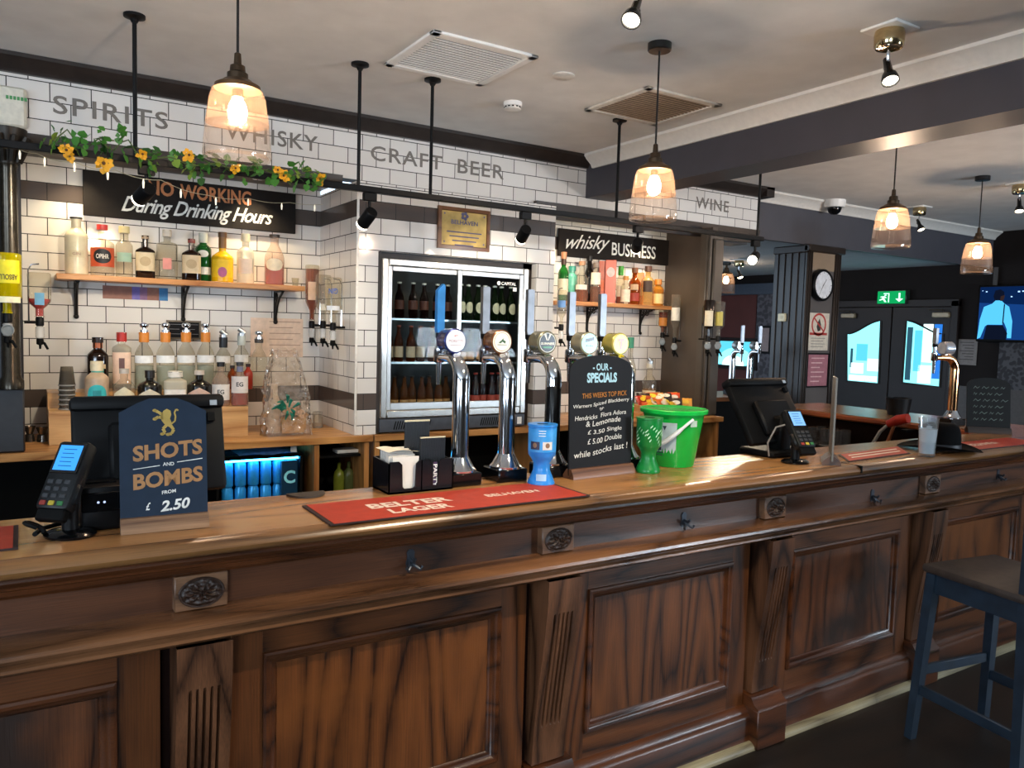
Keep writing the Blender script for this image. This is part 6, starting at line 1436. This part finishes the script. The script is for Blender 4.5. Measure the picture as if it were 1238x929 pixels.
def d_green(t, r, H):
    m_ = MB()
    for a, w_ in ((-42, .9), (20, 1.2)):
        lt_ = MB()
        for k in range(3): letters(lt_, ['MACMILLAN', 'CANCER', 'SUPPORT'][k] if False else ['THANK', 'YOU', ''][k] if False else '', 0, 0, .01, .01, 0) if False else None
    for a, z in ((-45, .70), (12, .74), (58, .66)):
        Mz = Matrix.Rotation(R(a), 3, 'Z')
        for k in range(4):
            vs = []; L_ = r*(.55-.05*k)
            for (s_, u) in ((-1, -1), (1, -1), (1, 1), (-1, 1)):
                aa = s_*L_*.7-.010*(k-1.5)*.7; bb = s_*L_*.7+.010*(k-1.5)+u*.0028
                vs.append(Mz @ Vector((1.06*r*math.sin(aa/r), -1.06*r*math.cos(aa/r), H*z+bb*1.0)))
            m_.add(vs, [(0, 1, 2, 3)])
    obj('white_print', m_, paint('#a8d8b0', .5), t)
charity(783, 571, .215, '#0f7a34', 'dark green waisted charity collecting cup before the green bucket', d_green)
q = P2(818, 563); t = thing('plastic_bucket', 'bright green plastic bucket with printed sheet and white handle on the bar', 'bucket', (q.x, q.y+.03, Z0), face(q))
Hb, rb_, rt_ = .235, .088, .128
obj('body', MB().lathe([(0, .004), (rb_*.96, .004), (rb_, 0), (rb_+.003, .004), (rb_+(rt_-rb_)*.86, Hb*.86), (rt_, Hb*.97), (rt_-.004, Hb*.97), (rb_-.001, .012), (0, .012)], n=48), paint('#12a83c', .25, 0, .02), t)
obj('rim', MB().lathe([(rt_-.004, Hb*.93), (rt_+.010, Hb*.93), (rt_+.012, Hb*.985), (rt_+.006, Hb), (rt_-.006, Hb*.985)], n=48), paint('#14b544', .25), t)
hd = MB(); pts = []
for k in range(21):
    a = PI*k/20; x = (rt_+.008)*math.cos(a); pts.append(Vector((x, -(rt_+.006)*math.sin(a)*.97, Hb*.86-.13*math.sin(a)**1.2*1.0)))
hd.tube(pts, [.006]*3+[.009]*15+[.006]*3, 10)
o = obj('handle', hd, paint('#d6d8da', .35), t); o.rotation_euler = (0, 0, R(-55))
vs, fs = label_patch(1, 0, 1, R(42), n=16); sh = []
for (x, y, z) in vs: zz = .02+z*.165; rr2 = rb_+(rt_-rb_)*zz/Hb+.0015; sh.append((x*rr2/1.012, y*rr2/1.012, zz))
o = obj('printed_sheet', MB().add(sh, fs), paint('#aebfc4', .6, 0, .04), t); o.rotation_euler = (0, 0, R(-34))
m_ = MB(); rr2 = (rb_+rt_)/2+.004
for k, (z, w_, h_) in enumerate(((.155, .05, .016), (.08, .035, .020), (.06, .05, .004), (.05, .045, .003))):
    def rz_(z): return rb_+(rt_-rb_)*z/Hb+.003
    m_.add([(rz_(z)*math.sin(s_*w_/rz_(z)), -rz_(z)*math.cos(s_*w_/rz_(z)), z+u*h_/2) for s_, u in ((-.5, -1), (0, -1), (.5, -1), (.5, 1), (0, 1), (-.5, 1))], [(0, 1, 4, 5), (1, 2, 3, 4)])
for k in range(4):
    z = .172; a = -.35+.2*k; m_.add([(rz_(z)*math.sin(a), -rz_(z)*math.cos(a), z), (rz_(z)*math.sin(a+.14), -rz_(z)*math.cos(a+.14), z), (rz_(z-.018)*math.sin(a+.07), -rz_(z-.018)*math.cos(a+.07), z-.018)], [(0, 1, 2)])
o = obj('sheet_print', m_, paint('#2a3a44', .6), t); o.rotation_euler = (0, 0, R(-34))
vs, fs = label_patch(1, .17, .195, R(8), n=4); rz2 = rb_+(rt_-rb_)*.18/Hb+.003
o = obj('price_sticker', MB().add([(x*rz2, y*rz2, z) for x, y, z in vs], fs), paint('#a8c0b0', .6), t); o.rotation_euler = (0, 0, R(42))
# ------------------------------------------------------------------ right end of the bar
q = P2(1006, 562); t = thing('counter_sign', 'narrow counter sign on a wooden base seen edge-on beside the second card reader', 'sign', (q.x+.03, q.y+.03, Z0), R(90)+face(q)+R(4))
obj('wooden_base', MB().sweep([(-.038, 0), (.038, 0), (.038, .012), (.012, .038), (-.012, .038), (-.038, .012)], -.07, .07), wood('#2a1a12', '#5a3a26', 'x', .45, 12), t)
obj('board', MB().box(-.10, .10, -.004, .004, .02, .375, .001), paint('#6d6a64', .4), t)
q = P2(1120, 552); t = thing('pint_glass', 'tall pint glass of iced drink standing before the black hat', 'glass', (q.x, q.y, Z0))
obj('wall', MB().lathe([(0, .0), (.033, 0), (.035, .004), (.044, .185), (.0415, .185), (.0325, .014), (0, .012)], n=32), glass('#f3f6f8', .02, .05, 1.2), t)
obj('drink', MB().lathe([(0, .0145), (.0318, .0145), (.0395, .13), (0, .13)], n=28), glass('#f0f6f8', .1, .55, .6, '#f6fbfd'), t)
rg = random.Random(8)
for k in range(9):
    M_ = Matrix.Translation((rg.uniform(-.016, .016), rg.uniform(-.016, .016), .035+.012*k)) @ Matrix.Rotation(rg.uniform(0, 3), 4, 'Z') @ Matrix.Rotation(rg.uniform(0, 1), 4, 'X')
    ic = MB(M_); ic.box(-.012, .012, -.012, .012, -.012, .012, .003); obj('ice_cube', ic, glass('#f2f8fb', .08, .35, .9, '#e8f2f6'), t)
qa, qb = P2(1093, 542), P2(1187, 553); cH = Vector((3.83, 2.12, 0)); cH = P2(1143, 547)
t = thing('felt_hat', 'black felt bowler-style hat resting on the bar beside the pint glass', 'hat', (cH.x+.05, cH.y+.06, Z0), R(-62))
FELT = paint('#070708', .85, 0, .15, scale=60, spec=.1)
def brim(u, v):
    a = 2*PI*u; r_ = .085+.085*v; return (r_*1.12*math.cos(a), r_*.92*math.sin(a), .006+.030*v*v*abs(math.sin(a))**1.5-.004*v+.002)
obj('brim', MB().grid(brim, 48, 8), FELT, t)
obj('crown', MB().lathe([(.098, .006), (.096, .03), (.092, .09), (.082, .12), (.06, .135), (.025, .138), (0, .134)], n=40, asp=.84), FELT, t)
obj('hat_band', MB().lathe([(.0985, .008), (.0975, .034)], n=40, asp=.845), paint('#1c1c22', .5), t)
# chalkboard on base at far right
q = P2(1204, 526); t, M_, bd = counter_sign((q.x+.03, q.y+.06, Z0), R(-42), .24, .32, 'dark chalkboard with faint writing on a wooden base at the far right of the bar', .27, 'ogee', '#0e1011', base_col=('#1a1310', '#3a2c22'))
rg = random.Random(12)
for k in range(6):
    L_ = MB(M_); z = .255-.038*k; x = -.085
    while x < .08:
        w_ = rg.uniform(.02, .05); L_.add([(x, yb2, z), (x+w_*.3, yb2, z+.014), (x+w_*.6, yb2, z+.002), (x+w_, yb2, z+.012), (x+w_, yb2, z+.009), (x+w_*.6, yb2, z-.002), (x+w_*.3, yb2, z+.010), (x, yb2, z-.003)], [(0, 1, 6, 7), (1, 2, 5, 6), (2, 3, 4, 5)]); x += w_+.012
    obj('chalk_line', L_, paint('#6a7a72', .8), bd)
# red-gripped drinks hose at the inner corner
q = AZ(1092, 514, 1.10); t = thing('drinks_hose', 'red-gripped dispensing hose hanging at the inner corner of the bar', 'hose', (4.83, 2.62, 1.0))
h0 = AX(1098, 507, 4.83)-Vector((4.83, 2.62, 1.0)); 
def hp(px, py): return AX(px, py, 4.83)-Vector((4.83, 2.62, 1.0))
obj('grip', MB().tube([hp(1098, 506), hp(1086, 508), hp(1074, 513)], [.03, .034, .026], 14), paint('#a82818', .35), t)
obj('pale_tube', MB().tube([hp(1076, 512), hp(1064, 522), hp(1055, 537), hp(1052, 552)], .011, 10), paint('#a8a29a', .4), t)
obj('brown_tube', MB().tube([hp(1082, 512), hp(1077, 525), hp(1071, 540), hp(1067, 553)], .011, 10), paint('#8a5030', .4), t)
obj('bracket', MB().box(.01, .114, hp(1092, 508).y-.02, hp(1092, 508).y+.02, .10, .115), BLACKM, t)
# upturned glasses under the bar return
t = thing('glass_shelf', 'dark shelf under the inner edge of the bar return', 'shelf', (0, 0, 0)); zs = AX(1003, 538, 4.86).z
obj('board', MB().box(4.74, 5.019, 3.2, 4.05, zs-.02, zs, .003), BLACKM, t)
g0 = None
for k in range(6):
    loc = (4.80+.09*(k % 2), AX(1018, 530, 4.85).y+.0+.10*(k//2), zs+.0005); lb = 'upturned glass on the shelf under the bar return, %s from the front' % ORD[k]
    if g0 is None:
        g0 = thing('tumbler', lb, 'glass', loc, 0, 'upturned glasses under the bar return')
        obj('wall', MB().lathe([(.038, 0), (.034, .12), (0, .123), (0, .1), (.031, .098), (.035, .002)], n=20), glass('#e2e2e2', .03, .1, 1.2, '#a8a8a8'), g0)
        obj('rim', MB().lathe([(.0385, 0), (.0392, .003), (.0385, .006)], n=20), glass('#f2f2f2', .03, .3, 1.0), g0)
    else: dup(g0, loc, lb)
# dark objects standing on the bar return beyond the tap
q = P2(1098, 497); single('ice_bucket', MB().lathe([(.07, 0), (.085, .12), (.08, .125), (.066, .01), (0, .01)], n=24), BLACK, 'black round tub on the bar return left of the swan-neck tap', 'tub', (5.35, 3.25, Z0))
# ------------------------------------------------------------------ pass-through counter in the opening with its own taps
W_FAR = wood('#3a2012', '#7a4a26', 'x', .3, 14)
t = thing('rear_counter', 'dark counter with wooden top in the opening beside the clock column', 'counter', (0, 0, 0))
obj('body', MB().box(5.25, cx0-.02, 5.25, 5.75, 0, 1.06), BLACKM, t); obj('top', MB().box(5.22, cx0-.012, 5.2, 5.8, 1.06, 1.10, .004), W_FAR, t)
def rear_tap(px, lab, bc, bt):
    q = AY(px, 470, 5.4); font((q.x, 5.4, 1.1006), R(160), '', lab, bc, '#8a8a86', 'steel', bt, False, .17)
rear_tap(884, 'left chrome tap on the rear counter in the opening', ('#b8b4a8', '#3a3a3a', '#3a3a3a'), lambda m, z: None)
rear_tap(905, 'right chrome tap on the rear counter in the opening, beside the column', ('#4a8a7a', '#d8d8c8', '#d8d8c8'), lambda m, z: m.box(-.02, .02, yb_, yb_+.0004, z-.004, z+.004, mi=1))
q = AY(891, 470, 5.5); single('paper_cup', MB().lathe([(.028, 0), (.036, .1), (.034, .1), (.027, .004), (0, .004)], n=18), paint('#d8cdb8', .6), 'pale cup on the rear counter between its two taps', 'cup', (q.x, 5.55, 1.1006))
# ------------------------------------------------------------------ on the clock column
PLN = 4.985
q = AY(993, 345, PLN-.03); t = thing('wall_clock', 'round wall clock with white face and black rim on the column', 'clock', (q.x, PLN-.003, q.z))
rC = 17.5*dep(q)/F_PX
m_ = MB(); m_.lathe([(0, 0), (rC*1.05, 0), (rC*1.1, .012), (rC*1.1, .05), (rC*1.02, .062), (rC*.93, .06), (rC*.92, .05)], axis='y', n=40)
obj('case', m_, BLACK, t)
m_ = MB(); disc(m_, 0, 0, rC*.93, -.051, 40); obj('dial', m_, paint('#d9dde2', .5), t)
m_ = MB()
for k in range(12):
    a = 2*PI*k/12; c_, s_ = math.cos(a), math.sin(a); m_.add([(rC*(.8*c_-.02*s_), -.0516, rC*(.8*s_+.02*c_)), (rC*(.8*c_+.02*s_), -.0516, rC*(.8*s_-.02*c_)), (rC*(.9*c_+.02*s_), -.0516, rC*(.9*s_-.02*c_)), (rC*(.9*c_-.02*s_), -.0516, rC*(.9*s_+.02*c_))], [(0, 1, 2, 3)])
obj('hour_mark', m_, BLACKM, t)
for nm_, a, L_, w_ in (('hour_hand', R(52), .5, .03), ('minute_hand', R(240), .75, .022)):
    m_ = MB(); c_, s_ = math.cos(a), math.sin(a); m_.add([(rC*(-w_*s_-.1*c_), -.0522, rC*(w_*c_-.1*s_)), (rC*(w_*s_-.1*c_), -.0522, rC*(-w_*c_-.1*s_)), (rC*(L_*c_+w_*.5*s_), -.0522, rC*(L_*s_-w_*.5*c_)), (rC*(L_*c_-w_*.5*s_), -.0522, rC*(L_*s_+w_*.5*c_))], [(0, 1, 2, 3)]); obj(nm_, m_, BLACKM, t)
a, b_ = AY(978, 378, PLN), AY(1000, 424, PLN); t = thing('warning_notice', 'white notice with red ring prohibition symbol below the clock', 'notice', ((a.x+b_.x)/2, PLN-.0005, (a.z+b_.z)/2)); hw, hh = (b_.x-a.x)/2, (a.z-b_.z)/2
obj('sheet', MB().box(-hw, hw, -.003, 0, -hh, hh), paint('#d6cdbc', .5), t)
m_ = MB(); rN = hw*.72; zc_ = hh*.38
m_.add([(rN*math.cos(2*PI*i/28), -.0036, zc_+rN*math.sin(2*PI*i/28)) for i in range(28)]+[(rN*.82*math.cos(2*PI*i/28), -.0036, zc_+rN*.82*math.sin(2*PI*i/28)) for i in range(28)], [(i, (i+1) % 28, 28+(i+1) % 28, 28+i) for i in range(28)], 0)
m_.add([(rN*.62, -.0038, zc_-rN*.62), (rN*.7, -.0038, zc_-rN*.5), (-rN*.62, -.0038, zc_+rN*.62), (-rN*.7, -.0038, zc_+rN*.5)], [(0, 1, 2, 3)], 0); m_.box(-hw*.85, hw*.85, -.0036, -.003, -hh*.18, -hh*.05, mi=0)
m_.add([(-rN*.1, -.0034, zc_-rN*.6), (rN*.25, -.0034, zc_-rN*.5), (rN*.3, -.0034, zc_), (rN*.05, -.0034, zc_+rN*.55), (-rN*.15, -.0034, zc_+rN*.2), (-rN*.3, -.0034, zc_-rN*.2)], [tuple(range(6))], 1)
for k in range(4): m_.box(-hw*.7, hw*(.7-.2*(k % 2)), -.0036, -.003, -hh*(.35+.15*k)-.003, -hh*(.35+.15*k)+.003, mi=2)
obj('print', m_, [paint('#b83a34', .5), paint('#3a3634', .5), paint('#8a8680', .6)], t)
a, b_ = AY(975, 427, PLN), AY(999, 468, PLN); t = thing('framed_notice', 'pink printed notice in a black frame on the column under the warning notice', 'notice', ((a.x+b_.x)/2, PLN-.0005, (a.z+b_.z)/2)); hw, hh = (b_.x-a.x)/2, (a.z-b_.z)/2
obj('frame', rect_loft(MB(), -hw, hw, -hh, hh, [(0, 0), (0, -.018), (.012, -.018), (.014, -.008)], True), BLACK, t)
obj('sheet', MB().box(-hw+.014, hw-.014, -.0095, -.008, -hh+.014, hh-.014), paint('#a8707a', .5), t)
m_ = MB()
for k in range(6): m_.box(-hw*.6, hw*(.6-.2*(k % 3)), -.0102, -.0096, hh*(.7-.27*k)-.005, hh*(.7-.27*k)+.006)
obj('print', m_, paint('#d8b4b4', .6), t)
q = AX(946, 384, cx0-.015); t = thing('wall_thermostat', 'cream wall control box on the left face of the clock column', 'thermostat', (cx0-.0005, q.y, q.z))
obj('cover', MB().box(-.035, 0, -.045, .045, -.04, .04, .006), paint('#d8cba8', .4), t); obj('dial', MB().box(-.038, -.035, -.02, .02, -.015, .015, .001), paint('#c8bb98', .4), t)
